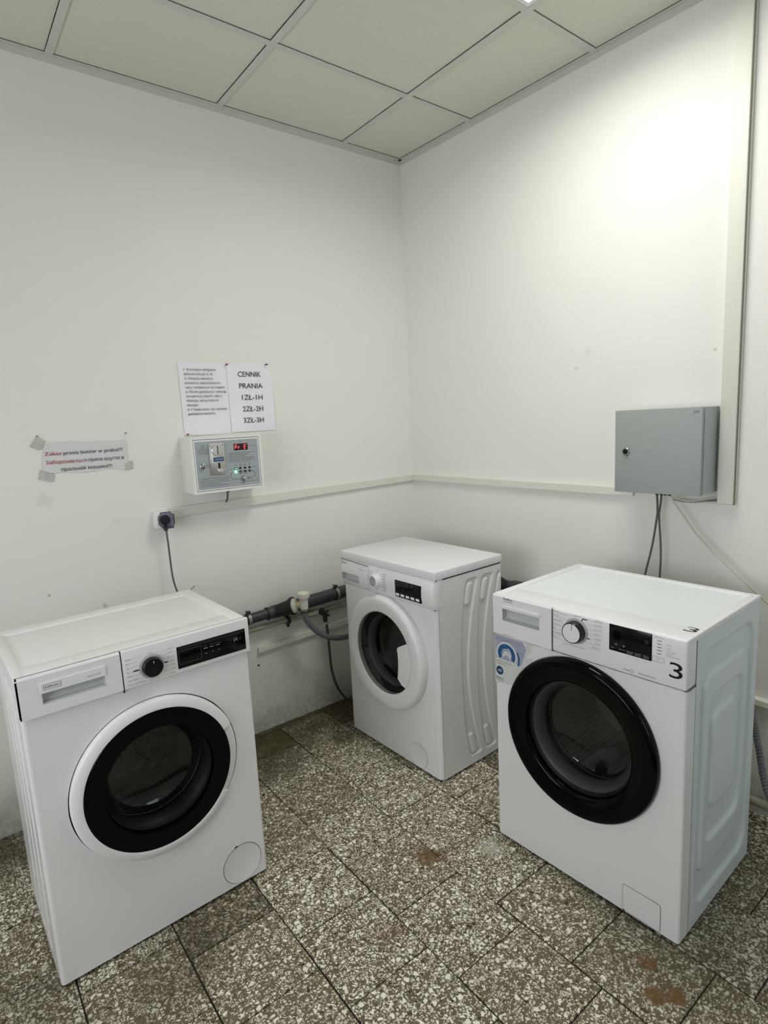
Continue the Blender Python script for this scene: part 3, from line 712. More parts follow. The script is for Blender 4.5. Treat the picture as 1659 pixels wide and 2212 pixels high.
for k in range(8):
    z = 0.795 - k * 0.0102; wd = (0.018, 0.020, 0.018, 0.014, 0.013, 0.015, 0.016, 0.010)[k]; B.print_rows(0.323 - wd, z - .002, wd, 0.004, yo(z), 0); B.line((0.323, z - .0035), (0.290 if k in (0, 7) else 0.298, z - .0035), 0.0006, yo(z), 1)
B.line((0.294, 0.741), (0.301, 0.739), 0.0032, yo(0.74), 0); B.print_rows(0.256, 0.800, 0.012, 0.004, yo(0.8), 0); B.print_rows(0.256, 0.7205, 0.013, 0.004, yo(0.72), 0)
B.frame(0.0085, 0.0495, 0.7910, 0.8055, 0.0008, yo(0.798, .0006), 0); B.text('KERNAU', 0.012, 0.795, yo(0.798, .0006), width=0.034, height=0.006, bold=0.02)
B.print_rows(0.151, 0.7855, 0.026, 0.0042, yo(0.786, .001), 0)
t.part('lettering', B, [INK, GREYINK], parent=fas, kind='stuff')
B = MB()
zs_ = [0.8165, 0.80, 0.78, 0.76, 0.74, 0.72, 0.706]
hx0, hx1 = 0.014, 0.138
fascia(B, [(0.0, 0.030), (0.0, 0.016), (0.003, 0.008), (0.008, 0.002), (hx0, 0.0), (0.05, 0.0), (0.1, 0.0), (hx1, 0.0), (0.2030, 0.0), (0.2038, 0.004)], (hx0, hx1, 0.721, 0.756))
drw = t.part('detergent_drawer', B, WHITEP)
t.part('handle_recess', handle_pocket(hx0, hx1, 0.721, 0.756, yo(0.74, 0.0), 0.024), mat('shaded_recess_plastic', (0, 0, 0, 1)), parent=drw)
t.part('drawer_seam', MB().prism([(0.006, 0.8160), (0.2045, 0.8095), (0.2045, 0.8080), (0.006, 0.8145)], -0.0125, -0.010), DARK)
t.part('panel_gap', MB().box(0.006, W1 - .006, 0.0, 0.004, 0.6975, 0.7005), DARK)
t.part('corner_seam', MB().box(W1 - .001, W1 + .0004, 0.0125, 0.0135, 0.0, 0.70), LGREY)
c = (0.299, 0.457)
door = t.part('door', MB().lathe([(0.2440, 0.002), (0.2450, -0.012), (0.2425, -0.026), (0.2370, -0.034), (0.2290, -0.0375), (0.210, -0.0370), (0.182, -0.0325), (0.1765, -0.0305), (0.1745, -0.026), (0.1745, -0.010)], (c[0], 0, c[1]), n=120), WHITEP, sharp=60)
door['label'] = 'white door ring'
pts = [(0.178 * cos(radians(a)) + c[0], 0.178 * sin(radians(a)) + c[1]) for a in range(-38, 30, 4)]
pts += [(c[0] + .158, c[1] + .082), (c[0] + .108, c[1] + .056), (c[0] + .098, c[1] + .046), (c[0] + .102, c[1] + .02), (c[0] + .103, c[1] - .02), (c[0] + .098, c[1] - .06), (c[0] + .094, c[1] - .082), (c[0] + .118, c[1] - .104)]
t.part('door_grip', MB().prism(pts, -0.034, -0.022), WHITEP, parent=door, label='white grip plate cutting into the porthole')
t.part('door_glass', MB().lathe([(0.1750, -0.0285), (0.170, -0.020), (0.160, 0.0), (0.148, 0.035), (0.134, 0.062), (0.10, 0.078), (0.05, 0.083), (0.0005, 0.084)], (c[0], 0, c[1]), n=96), GLASS, parent=door)
drum_set(t, c, 0.215, 0.012, D1, 0.150, 0.6)
t.part('filter_cover', MB().lathe([(0.0005, 0.0012), (0.050, 0.0012), (0.052, 0.0005)], (0.4664, -0.0016, 0.053), n=48), WHITE)
B = MB().lathe([(0.0522, -0.0002), (0.0534, -0.0002)], (0.4664, 0, 0.053), n=48); B.box(0.449, 0.462, -0.001, 0.0, 0.1035, 0.1055)
t.part('filter_seam', B, LGREY)
feet(t, W1, D1)

# --- right machine (black door, numbered 3) ---
M2 = Frame(-0.684291, -1.17086, ZO, -1.538003); W2, D2 = 0.60, 0.4850
t = Thing('washing_machine', 'white washer with wide black door and black number 3, at the right', 'washing machine', M2, (0.30, D2 / 2, -ZO))
t.part('cabinet', cabinet(MB(), W2, D2, 0.845, right=False), WHITE)
t.part('side_panel', relief(MB(), W2 + .003, 0.0545, D2, 0.0, 0.838, nested_relief, 0.0045, 1), DAYLITW, sharp=60, label='white pressed-metal side with nested frames, bluish daylight painted in')
B = MB(); hole_plate(B, 0, W2 + .003, 0, 0.7165, (0.303, 0.473), 0.228, 0.0, r=0.008); B.box(W2 - .001, W2 + .003, 0.008, 0.0525, 0, 0.712)
t.part('front_panel', B, WHITE)
B = MB().box(0.0, W2 + .003, 0.004, D2, 0.843, 0.848)
t.part('top_board', B, TOPG)
B = MB()
for a, b, c_, d in ((0.0, 0.028, 0.0, D2 + .003), (W2 - 0.018, W2 + .005, 0.0, D2 + .003)): B.box(a, b, c_, d, 0.836, 0.852, 0.003, seg=3)
B.box(0.004, W2 - .002, 0.0, 0.088, 0.838, 0.8515, 0.003, seg=3).box(0.02, W2 - .01, 0.461, D2 + .003, 0.838, 0.8515, 0.003, seg=3)
t.part('top_rim', B, WHITEP)
yf = -0.006
B = MB().box(0.2215, W2 + .004, yf, 0.052, 0.718, 0.8500, 0.006, seg=3)
fas = t.part('control_panel', B, WHITEP)
t.part('panel_gap', MB().box(0.002, W2 + .0025, 0.0, 0.05, 0.7150, 0.7195).box(W2, W2 + .0028, 0.0520, 0.0548, 0.0, 0.845).box(0.2185, 0.2225, yf + .003, 0.004, 0.716, 0.845), mat('seam_grey', rgb(92, 94, 98), 0.6))
t.part('display', MB().box(0.401, 0.5175, yf - 0.0012, yf + .002, 0.7735, 0.8465, 0.0008), SCREEN, parent=fas, label='black rectangular display')
ys_ = yf - 0.0016; yi = yf - 0.0005
B = MB()
for k, wd in enumerate((0.009, 0.018, 0.018, 0.016, 0.016)):
    x = 0.4065 + k * 0.0222; B.print_rows(x, 0.7815, wd, 0.0034, ys_, 0)
    if k > 1: B.print_rows(x, 0.777, wd, 0.0034, ys_, 0)
B.disc(0.421, ys_, 0.794, 0.0032, 12, 1); B.disc(0.443, ys_, 0.7935, 0.0032, 12, 1)
B.line((0.504, 0.826), (0.5085, 0.821), 0.0008, ys_, 1); B.line((0.5085, 0.821), (0.504, 0.817), 0.0008, ys_, 1); B.line((0.504, 0.826), (0.500, 0.821), 0.0008, ys_, 1); B.line((0.500, 0.821), (0.504, 0.817), 0.0008, ys_, 1)
for k in range(5):
    z = 0.8335 - k * 0.0086; B.line((0.5305, z), (0.5415, z), 0.0016, yi, 2)
    B.print_rows(0.5545, (0.8285, 0.8195, 0.8125, 0.8065, 0.801)[k] - .003, (0.012, 0.014, 0.024, 0.016, 0.034)[k], 0.0038, yi, 3)
B.print_rows(0.5235, 0.8405, 0.026, 0.003, yi, 3)
B.frame(0.519, 0.549, 0.7765, 0.7900, 0.0007, yi, 3); B.frame(0.529, 0.538, 0.7815, 0.786, 0.0005, yi, 3)
for x in (0.452, 0.475, 0.498): B.print_rows(x, 0.7655, 0.008, 0.003, yi, 3)
for k in range(7):
    z = 0.8445 - k * 0.0131; B.print_rows(0.2255 - k * .001, z - .0015, (0.018, 0.022, 0.032, 0.028, 0.014, 0.034, 0.020)[k], 0.0040, yi, 2)
    B.line((0.2255 - k * .001, z - .0045), (0.275 if k < 2 or k > 5 else 0.266, z - .0045), 0.0005, yi, 3)
    wd = (0.021, 0.024, 0.022, 0.020, 0.018, 0.016, 0.024)[k]; B.print_rows(0.381 - k * .001 - wd, z - .0015, wd, 0.0040, yi, 2)
    B.line((0.381 - k * .001, z - .0045), (0.352 if k in (0,) else 0.338, z - .0045), 0.0005, yi, 3)
B.line((0.3165, 0.8310), (0.3215, 0.8405), 0.0028, yi, 2); B.line((0.3210, 0.8400), (0.3355, 0.8400), 0.0028, yi, 2); B.line((0.3275, 0.7868), (0.3428, 0.7862), 0.0028, yi, 2)
B.print_rows(0.2935, 0.8425, 0.021, 0.0045, yi, 3); B.print_rows(0.2595, 0.7520, 0.070, 0.0036, yi, 3)
for a in (235, 255, 275, 300, 320): B.line((0.3005 + .034 * cos(radians(a)), 0.80 + .034 * sin(radians(a))), (0.3005 + .040 * cos(radians(a)), 0.80 + .040 * sin(radians(a))), 0.0005, yi, 3)
B.text('STEAM', 0.4415, 0.7275, yi, width=0.0175, height=0.0045, mi=3); B.lathe([(0.0052, 0), (0.0058, 0)], (0.4655, yi, 0.7298), n=20, mi=3); B.lathe([(0.0025, 0), (0.0030, 0)], (0.4655, yi, 0.7298), n=12, mi=3)
B.text('ProSmartInverter', 0.4835, 0.7285, yi, width=0.0455, height=0.0048, mi=3)
t.part('lettering', B, [WINK, DWINK, INK, GREYINK], parent=fas, kind='stuff')
t.part('number', MB().text('3', 0.5620, 0.7465, yf - .0008, width=0.0325, height=0.040, bold=0.018), BLACKP, parent=fas, label='large black number 3')
B = MB(); B.text('3', 0.5640, 0.0575, 0, width=0.0320, height=0.034, bold=0.018, flat=0.8521, rot=0.0)
t.part('number', B, BLACKP, label='black number 3 on the top rim')
kc = (0.3005, 0.800)
t.part('dial_ring', MB().lathe([(0.0375, 0), (0.0370, -0.0025), (0.031, -0.004)], (kc[0], yf, kc[1]), n=48), LGREY, parent=fas)
dl = t.part('dial', MB().lathe([(0.0305, -0.001), (0.0305, -0.024), (0.0290, -0.0265), (0.0270, -0.0262)], (kc[0], yf, kc[1]), n=56), BLACKP, parent=fas, label='black-rimmed programme dial')
t.part('dial_face', MB().disc(kc[0], yf - 0.0262, kc[1], 0.0272, 48), WHITEP, parent=fas)
t.part('dial_pointer', MB().line((kc[0] + .001, kc[1] + 0.009), (kc[0] + .003, kc[1] + 0.027), 0.0014, yf - 0.0266), BLACKP, parent=fas)
B = MB(); rect_hole(B, 0.0, 0.2185, 0.7195, 0.8455, 0.0375, 0.1765, 0.7685, 0.8085, yf, th=0.008)
B.add([(0.0, yf, 0.8455), (0.2185, yf, 0.8455), (0.2185, yf + .005, 0.850), (0, yf + .005, 0.850)], [(0, 1, 2, 3)])
drw = t.part('detergent_drawer', B, WHITEP)
t.part('handle_recess', handle_pocket(0.0375, 0.1765, 0.7685, 0.8085, yf, 0.026), mat('shaded_recess_plastic', (0, 0, 0, 1)), parent=drw)
t.part('handle_lip', MB().box(0.0400, 0.1790, yf - 0.0035, yf + 0.001, 0.8080, 0.8215, 0.0025), WHITEP, parent=drw)
B = MB(); B.text('beko', 0.0435, 0.8375, yf - .0005, width=0.0345, height=0.0090, bold=0.015); B.line((0.0435, 0.8325), (0.0775, 0.8325), 0.0011, yf - .0005)
B.print_rows(0.045, 0.7230, 0.034, 0.0034, yf - .0005, 0)
t.part('lettering', B, INK, parent=drw, kind='stuff')
# torn energy sticker below the drawer
B = MB(); y_ = -0.0006
pts = [(0.001, 0.712), (0.145, 0.7135), (0.142, 0.690), (0.120, 0.664)]
cc_ = (0.303, 0.473)
for a in range(128, 162, 4): pts.append((cc_[0] + .247 * cos(radians(a)), cc_[1] + .247 * sin(radians(a))))
pts += [(0.058, 0.556), (0.001, 0.546)]
B.sheet(pts, y_, 0)
B.sheet([(0.001, 0.712), (0.110, 0.7125), (0.124, 0.690), (0.108, 0.645), (0.104, 0.634), (0.062, 0.634), (0.004, 0.634)], y_ - .0002, 1)
def ring(B, x, z, ra, rb, a0, a1, y, mi, n=24):
    v = []
    for i in range(n + 1):
        a = radians(a0 + (a1 - a0) * i / n); v += [(x + ra * cos(a), y, z + ra * sin(a)), (x + rb * cos(a), y, z + rb * sin(a))]
    B.add(v, [(2 * i, 2 * i + 1, 2 * i + 3, 2 * i + 2) for i in range(n)], mi)
ring(B, 0.047, 0.654, 0.0, 0.042, -40, 220, y_ - .0004, 0); ring(B, 0.047, 0.654, 0.020, 0.035, -35, 215, y_ - .0006, 2); ring(B, 0.047, 0.654, 0.012, 0.020, 10, 190, y_ - .0007, 1)
ring(B, 0.040, 0.654, 0.0225, 0.0265, -40, 60, y_ - .0008, 0)
ring(B, 0.045, 0.647, 0.048, 0.054, -22, 30, y_ - .0006, 2)
B.print_rows(0.008, 0.700, 0.012, 0.006, y_ - .0004, 3); B.print_rows(0.026, 0.697, 0.026, 0.005, y_ - .0004, 3); B.print_rows(0.078, 0.7, 0.05, 0.003, y_ - .0004, 4)
B.print_rows(0.098, 0.672, 0.016, 0.003, y_ - .0004, 4); B.print_rows(0.098, 0.664, 0.020, 0.003, y_ - .0004, 4)
B.print_rows(0.006, 0.6225, 0.058, 0.0055, y_ - .0004, 3); B.print_rows(0.006, 0.6135, 0.040, 0.0055, y_ - .0004, 3)
B.disc(0.0185, y_ - .0004, 0.5925, 0.0145, 28, 5); B.text('dB', 0.011, 0.5885, y_ - .0006, width=0.016, height=0.009, bold=0.02, mi=0)
B.print_rows(0.037, 0.590, 0.012, 0.0025, y_ - .0004, 4); B.print_rows(0.037, 0.584, 0.009, 0.0025, y_ - .0004, 4)
B.text('beko', 0.004, 0.5625, y_ - .0004, width=0.030, height=0.0085, bold=0.02, mi=3); B.line((0.004, 0.5580), (0.034, 0.5580), 0.0012, y_ - .0004, 3)
t.part('sticker', B, [STK, STKL, STKB, STKN, GREYINK, STKN], label='torn blue and white energy sticker')
c = (0.303, 0.473)
door = t.part('door', MB().lathe([(0.2405, 0.002), (0.2425, -0.008), (0.2405, -0.018), (0.234, -0.026), (0.226, -0.028), (0.218, -0.026), (0.180, -0.0225), (0.172, -0.018), (0.1695, -0.008)], (c[0], 0, c[1]), n=120), BLACKG, sharp=60)
door['label'] = 'wide glossy black door'
t.part('door_glass', MB().lathe([(0.1695, -0.014), (0.164, 0.005), (0.150, 0.045), (0.136, 0.070), (0.10, 0.086), (0.05, 0.092), (0.0005, 0.093)], (c[0], 0, c[1]), n=96), GLASS, parent=door)
drum_set(t, c, 0.225, 0.012, D2, 0.152, 0.2)
def rr_pts(x0, x1, z0, z1, r, n=5):
    P = []
    for cx_, cz_, a in ((x1 - r, z1 - r, 0), (x0 + r, z1 - r, 90), (x0 + r, z0 + r, 180), (x1 - r, z0 + r, 270)):
        P += [(cx_ + r * cos(radians(a + 90 * i / n)), cz_ + r * sin(radians(a + 90 * i / n))) for i in range(n + 1)]
    return P
t.part('filter_cover', MB().prism(rr_pts(0.4475, 0.5530, 0.0045, 0.0845, 0.006), -0.0012, 0.001), WHITE)
B = MB(); P_ = rr_pts(0.4465, 0.5540, 0.0035, 0.0855, 0.007)
for a, b in zip(P_, P_[1:] + P_[:1]): B.line(a, b, 0.0013, -0.0003)
B.box(0.4475, 0.4545, -0.0016, 0.0, 0.001, 0.0055)
t.part('filter_seam', B, mat('seam_grey', (0, 0, 0, 1)))
feet(t, W2, D2)

# ------------------------------------------------------------------ left wall: notices, control box, trunking
t = Thing('notice', 'white sheet of numbered instructions in small dark type, pinned above the coin box', 'notice', FL, (-1.117, 0, 1.397))
def paper(x0, x1, z0, z1, nx, nz, fn, cut=None):
    B = MB(); v = []
    for j in range(nz + 1):
        for i in range(nx + 1):
            u, w_ = i / nx, j / nz; x, z = x0 + (x1 - x0) * u, z0 + (z1 - z0) * w_
            v.append((x, -0.0016 - fn(u, w_), z))
    B.add(v, [(j * (nx + 1) + i, j * (nx + 1) + i + 1, (j + 1) * (nx + 1) + i + 1, (j + 1) * (nx + 1) + i) for j in range(nz) for i in range(nx)])
    return B
t.part('sheet', paper(-1.2228, -1.0150, 1.3945, 1.6890, 14, 20, lambda u, v: 0.0010 * sin(u * 5 + v * 3) + 0.0012 * (1 - v) * (1 + sin(u * 9)) * 0.5), PAPER)
B = MB()
lines = ['1. Кнопкою вибрати', 'вільне місце (1-4)', '2. Кинути монету,', 'кількість викупленого', 'часу появиться на екрані.', '3. Після декількох секунд', 'почнеться відлік часу і', 'пізніше запуститься', 'процес.', '4. У будь-яких час можна', 'добавити монети.']
wds = [0.134, 0.120, 0.122, 0.150, 0.170, 0.172, 0.154, 0.135, 0.050, 0.168, 0.118]
for k, (s, wd) in enumerate(zip(lines, wds)): t.part('text_line', MB().text(s, -1.2015, 1.6560 - k * 0.01785, -0.0052, width=wd, height=0.0092), INK)
t = Thing('notice', 'white sheet headed CENNIK PRANIA with wash prices in large dark capitals', 'notice', FL, (-0.912, 0, 1.397))
t.part('sheet', paper(-1.0185, -0.8090, 1.3985, 1.6900, 14, 20, lambda u, v: 0.0018 + 0.0012 * sin(u * 4 + 1) + 0.0030 * max(0, u - 0.85) / 0.15 * sin(v * 5)), PAPER)
B = MB()
for k, (s, x0_, x1_) in enumerate((('CENNIK', -0.970, -0.8625), ('PRANIA', -0.968, -0.8585), ('1ZŁ-1H', -0.9600, -0.8625), ('2ZŁ-2H', -0.9605, -0.8635), ('3ZŁ-3H', -0.9610, -0.8645))):
    t.part('text_line', MB().text(s, x0_, 1.6330 - k * 0.0491, -0.0066, width=x1_ - x0_, height=0.0212), INK)
for x, z, m, lb in ((-1.0197, 1.682, PINR, 'red push pin between the tops of the two pinned sheets'), (-0.8345, 1.6854, PING, 'dark green push pin in the top right corner of the price sheet'), (-1.2135, 1.3993, PINR, 'red push pin at the lower left corner of the instruction sheet')):
    B = MB().lathe([(0.0005, -0.004), (0.0032, -0.005), (0.0026, -0.009), (0.0022, -0.013), (0.0038, -0.016), (0.0034, -0.019), (0.0005, -0.0195)], (x, 0, z), n=12)
    t = Thing('push_pin', lb, 'push pin', FL, (x, 0, z)); t.part('head', B, m); t.part('needle', MB().tube([(x, 0.004, z), (x, -0.006, z)], 0.0006, 6), CHROME)
# no-shoes notice with worn tape
t = Thing('notice', 'crumpled paper strip with red and black warning text, taped to the wall at left', 'notice', FL, (-1.595, 0, 1.284))
B = MB(); nx = 20; v = []
for j in range(5):
    for i in range(nx + 1):
        u, w_ = i / nx, j / 4
        xa = -1.7475 + (-1.7304 + 1.7475) * w_; xb = -1.4504 + (-1.4534 + 1.4504) * w_
        zb = 1.286 + (1.282 - 1.286) * u + 0.003 * sin(u * 11) ; zt = 1.399 + (1.392 - 1.399) * u + 0.001 * sin(u * 7)
        v.append((xa + (xb - xa) * u + 0.002 * sin(j * 2.0 + i) * (i in (0, nx)), -0.0012 - 0.0012 * (1 - w_) * (1 + sin(u * 14)), zb + (zt - zb) * w_))
B.add(v, [(j * (nx + 1) + i, j * (nx + 1) + i + 1, (j + 1) * (nx + 1) + i + 1, (j + 1) * (nx + 1) + i) for j in range(4) for i in range(nx)])
t.part('sheet', B, mat('aged_paper', rgb(220, 221, 220), 0.8, bump=0.4, bscale=30, var=0.06, vscale=20))
y_ = -0.0042
for tx, x, z, wd, m in (('Zakaz', -1.7326, 1.3510, 0.055, RED), ('prania butów w pralce!!!', -1.6720, 1.3510, 0.2035, INK), ('Забороняється', -1.7322, 1.3200, 0.134, RED), ('прати взуття в', -1.5920, 1.3200, 0.1245, INK), ('пральній машині!!!', -1.6858, 1.2920, 0.1725, INK)):
    t.part('text_line', MB().text(tx, x, z, y_, width=wd, height=0.0125), m, label='red words' if m == RED else None)
t.part('tape', MB().sheet([(-1.7748, 1.389), (-1.7487, 1.4201), (-1.7245, 1.4023), (-1.7434, 1.3723)], -0.0040), TAPE)
t.part('tape', MB().sheet([(-1.7535, 1.3032), (-1.7600, 1.2706), (-1.7151, 1.2566), (-1.7103, 1.2824), (-1.728, 1.292)], -0.0042), TAPE)
t.part('tape', MB().sheet([(-1.466, 1.303), (-1.438, 1.312), (-1.440, 1.279), (-1.465, 1.276)], -0.0040), TAPE)

# coin control box
base = (-1.096, -0.06, 1.161)
t = Thing('coin_control_box', 'cream wall box with grey coin panel and red display, below the two pinned sheets', 'control box', FL, base)
X0, X1, Z0, Z1, Y = -1.2495, -0.9450, 1.1615, 1.3900, -0.125
B = MB().box(X0 + .001, X1 + .004, -0.108, 0, Z0 + .002, Z1 - .001, 0.002)
t.part('housing', B, CREAM)
B = MB(); rect_hole(B, X0, X1, Z0, Z1, -1.2380, -0.9565, 1.1715, 1.3770, Y, th=0.016)
o = [(-1.2380, 1.1715), (-0.9565, 1.1715), (-0.9565, 1.3770), (-1.2380, 1.3770)]
B.add([(a, Y, b) for a, b in o] + [(a, Y + .007, b) for a, b in o], [(k, (k + 1) % 4, 4 + (k + 1) % 4, 4 + k) for k in range(4)])
t.part('door', B, CREAM)
t.part('gap', MB().box(-1.2380, -0.9565, Y + .0065, Y + .010, 1.1715, 1.3770).box(X0 + .003, X1 - .003, -0.1095, -0.1075, Z0 + .003, Z1 - .003), DARK)
t.part('inner_frame', MB().box(-1.2360, -0.9585, Y + .001, Y + .009, 1.1735, 1.3750), WHITEP)
pl_ = t.part('front_panel', MB().box(-1.2310, -0.9635, Y - .0005, Y + .004, 1.1785, 1.3690), FACE, label='grey printed panel')
y_ = Y - 0.0010
B = MB()
for x, z, s in ((-1.2004, 1.3458, '5'), (-1.2104, 1.3273, '1'), (-1.1899, 1.3272, '2')):
    ring(B, x, z, 0.0080, 0.0088, 0, 360, y_, 0, 20); B.text(s, x, z - 0.0045, y_, size=0.010, height=0.009, align='c')
r_ = random.Random(5)
for k, wd in enumerate((0.112, 0.086, 0.066, 0.108, 0.112, 0.092)):
    z = 1.3135 - k * 0.0072; B.print_rows(-1.0985, z, 0.003, 0.0040, y_, 0, r_) if k in (0, 1, 3, 5) else None; B.print_rows(-1.092, z, wd, 0.0042, y_, 0, r_)
for k, wd in enumerate((0.116, 0.108, 0.120, 0.076, 0.112)):
    z = 1.2195 - k * 0.0076; B.print_rows(-1.222, z, 0.003, 0.0040, y_, 0, r_) if k != 3 else None; B.print_rows(-1.2155, z, wd, 0.0042, y_, 0, r_)
for k, x in enumerate((-1.0695, -1.049, -1.0285, -1.0075)): B.text(str(k + 1), x, 1.2610, y_, size=0.011, height=0.0085, align='c')
B.print_rows(-1.046, 1.3585, 0.012, 0.003, y_, 0, r_); B.print_rows(-1.003, 1.339, 0.030, 0.003, y_, 0, r_); B.print_rows(-0.994, 1.2515, 0.016, 0.0035, y_, 0, r_); B.print_rows(-1.098, 1.2475, 0.014, 0.0035, y_, 0, r_)
B.print_rows(-1.056, 1.2275, 0.040, 0.0035, y_, 0, r_); B.print_rows(-1.020, 1.1935, 0.046, 0.0038, y_, 0, r_)
for a, b in (((-1.0645, 1.2375), (-1.0115, 1.2375)), ((-1.0800, 1.2078), (-1.0500, 1.2078)), ((-1.0250, 1.2078), (-0.9990, 1.2078)), ((-1.003, 1.2375), (-1.000, 1.2375))): B.line(a, b, 0.0012, y_, 0)
ring(B, -1.0790, 1.2225, 0.0142, 0.0154, 110, 270, y_, 0, 20); ring(B, -1.0010, 1.2225, 0.0142, 0.0154, -90, 90, y_, 0, 20)
t.part('lettering', B, INK, parent=pl_, kind='stuff')
B = MB().box(-1.1785, -1.1140, Y - .0065, Y - .0005, 1.2350, 1.3590, 0.0015)
ca = t.part('coin_acceptor', B, BRUSH, label='stamped metal coin acceptor')
yc = Y - .0065
t.part('coin_dial', MB().lathe([(0.0235, 0.001), (0.0235, -0.003), (0.0215, -0.0050), (0.0005, -0.0055)], (-1.1440, yc, 1.3315), n=36), BRUSH, parent=ca)
t.part('coin_slot', MB().box(-1.1452, -1.1422, yc - .0062, yc - .0035, 1.3140, 1.3500), DARK, parent=ca)
t.part('reject_slot', MB().prism([(-1.1445, 1.2570), (-1.1370, 1.2570), (-1.1365, 1.2780), (-1.1395, 1.2815), (-1.1425, 1.2815), (-1.1445, 1.2780)], yc - .0012, yc), DARK, parent=ca)
t.part('coin_display', MB().box(-1.1620, -1.1200, yc - .0030, yc, 1.2870, 1.3030, 0.0008), mat('lcd_frame', rgb(22, 26, 40), 0.3), parent=ca)
B = MB().box(-1.1585, -1.1225, yc - .0036, yc - .002, 1.2900, 1.3000)
t.part('lcd', B, LCD, parent=ca)
t.part('display_ridge', MB().box(-1.1640, -1.1200, yc - .0040, yc, 1.3060, 1.3080, 0.0008), BRUSH, parent=ca)
B = MB().box(-1.1500, -1.1250, yc - .0050, yc, 1.2395, 1.2565, 0.002)
t.part('coin_return', B, BRUSH, parent=ca)
for x, z in ((-1.1715, 1.3520), (-1.1200, 1.3520), (-1.1715, 1.2420), (-1.1200, 1.2420)):
    t.part('screw', MB().lathe([(0.0030, 0), (0.0028, -0.0015), (0.0005, -0.0022)], (x, yc, z), n=12), CHROME, parent=ca)
B = MB().lathe([(0.0120, 0), (0.0120, -0.004), (0.0095, -0.006), (0.0090, -0.013), (0.0075, -0.014), (0.0005, -0.014)], (-1.2067, Y, 1.2725), n=28)
lk = t.part('lock', B, CHROME); t.part('keyhole', MB().box(-1.2078, -1.2052, Y - .0146, Y - .0138, 1.2680, 1.2770), DARK, parent=lk)
t.part('display', MB().box(-1.0700, -1.0088, Y - .0020, Y, 1.3258, 1.3522, 0.0006), mat('led_window', rgb(34, 10, 12), 0.2), parent=pl_)
B = MB(); yd_ = Y - .0024
def seg7(B, x, z, w_, h_, segs):
    s = 0.0020; P = {'a': ((0, h_), (w_, h_)), 'g': ((0, h_ / 2), (w_, h_ / 2)), 'd': ((0, 0), (w_, 0)), 'f': ((0, h_ / 2), (0, h_)), 'e': ((0, 0), (0, h_ / 2)), 'b': ((w_, h_ / 2), (w_, h_)), 'c': ((w_, 0), (w_, h_ / 2))}
    for k in segs:
        (a, b), (c_, d) = P[k]; B.line((x + a + b * .1, z + b), (x + c_ + d * .1, z + d), s, yd_)
seg7(B, -1.0655, 1.3310, 0.0075, 0.0160, 'afge'); seg7(B, -1.0520, 1.3310, 0.0068, 0.0160, 'eg'); seg7(B, -1.0260, 1.3310, 0.0078, 0.0160, 'afged')
t.part('digits', B, LED, parent=pl_)
k = 0
for z in (1.2514, 1.2375):
    for j, x in enumerate((-1.0700, -1.0495, -1.0290, -1.0085)):
        t.part('indicator', MB().lathe([(0.0044, 0), (0.0044, -0.003), (0.0020, -0.0035), (0.0005, -0.0035)], (x, Y - .0005, z), n=16), RUBD if (j or z > 1.24) else GLED, parent=pl_, label=None if (j or z > 1.24) else 'lit green indicator lamp')
        if j == 1 and z < 1.24 or j == 0 and z > 1.24: t.part('indicator_core', MB().disc(x, Y - .0042, z, 0.0016, 10), GLED if j == 0 else LGREY, parent=pl_)
t.part('button', MB().lathe([(0.0125, 0), (0.0125, -0.006), (0.0105, -0.010), (0.0085, -0.011), (0.0005, -0.012)], (-1.0376, Y - .0005, 1.2080), n=28), CHROME, parent=pl_)
single('cable', 'short dark cable running from the coin box down to the wall trunking', 'cable', FL, (-1.085, -0.03, 1.10),
       MB().tube([(-1.0850, -0.062, 1.165), (-1.0860, -0.058, 1.145), (-1.0860, -0.052, 1.124), (-1.0800, -0.022, 1.107)], 0.0042, 8).box(-1.092, -1.078, -0.069, -0.055, 1.151, 1.162, 0.002), CABLE)

# wall trunking on the left wall (it sags a little towards the socket)
def trunk_run(x0, x1, zt0, zt1, zb0, zb1, d):
    v = [(x, y, z) for x, zt, zb in ((x0, zt0, zb0), (x1, zt1, zb1)) for y in (0, -d) for z in (zb, zt)]
    return MB().add(v, [(0, 1, 3, 2), (4, 6, 7, 5), (0, 4, 5, 1), (2, 3, 7, 6), (0, 2, 6, 4), (1, 5, 7, 3)])
single('cable_trunking', 'long cream plastic trunking on the left wall, from the socket to the corner', 'trunking', FL, (-0.66, 0, 1.09), trunk_run(-1.318, -0.0, 1.1088, 1.1195, 1.0690, 1.0912, 0.016), TRUNK)
single('cable_trunking', 'cream plastic trunking on the right wall, from the corner to the grey cabinet', 'trunking', FR, (0.63, 0, 1.09), trunk_run(0.017, 1.2396, 1.1210, 1.1145, 1.0925, 1.0853, 0.016), TRUNK)
single('cable_trunking', 'short low trunking strip on the left wall, below the drain pipe', 'trunking', FL, (-0.6, 0, 0.40), trunk_run(-0.9870, -0.30, 0.4160, 0.4370, 0.3935, 0.4110, 0.018), TRUNK)
single('cable_trunking', 'low square trunking on the right wall, behind the numbered washer at the photo edge', 'trunking', FR, (1.9, 0, 0.40), trunk_run(1.2, 2.6, 0.4205, 0.4205, 0.4020, 0.4010, 0.030), TRUNK)
t = Thing('cable_duct', 'tall vertical cream cable duct on the right wall beside the grey cabinet', 'trunking', FR, (1.5655, 0, 1.08))
t.part('channel', MB().box(1.542, 1.5925, -0.018, 0, 1.0775, H - ZO - 0.012, 0.0015), TRUNK); t.part('cover', MB().box(1.540, 1.5895, -0.027, -0.014, 1.0800, H - ZO - 0.012, 0.003), TRUNK)
t.part('gap', MB().box(1.5410, 1.5935, -0.0195, -0.0178, 1.0790, H - ZO - 0.012), mat('duct_shadow_gap', rgb(120, 116, 100), 0.7))

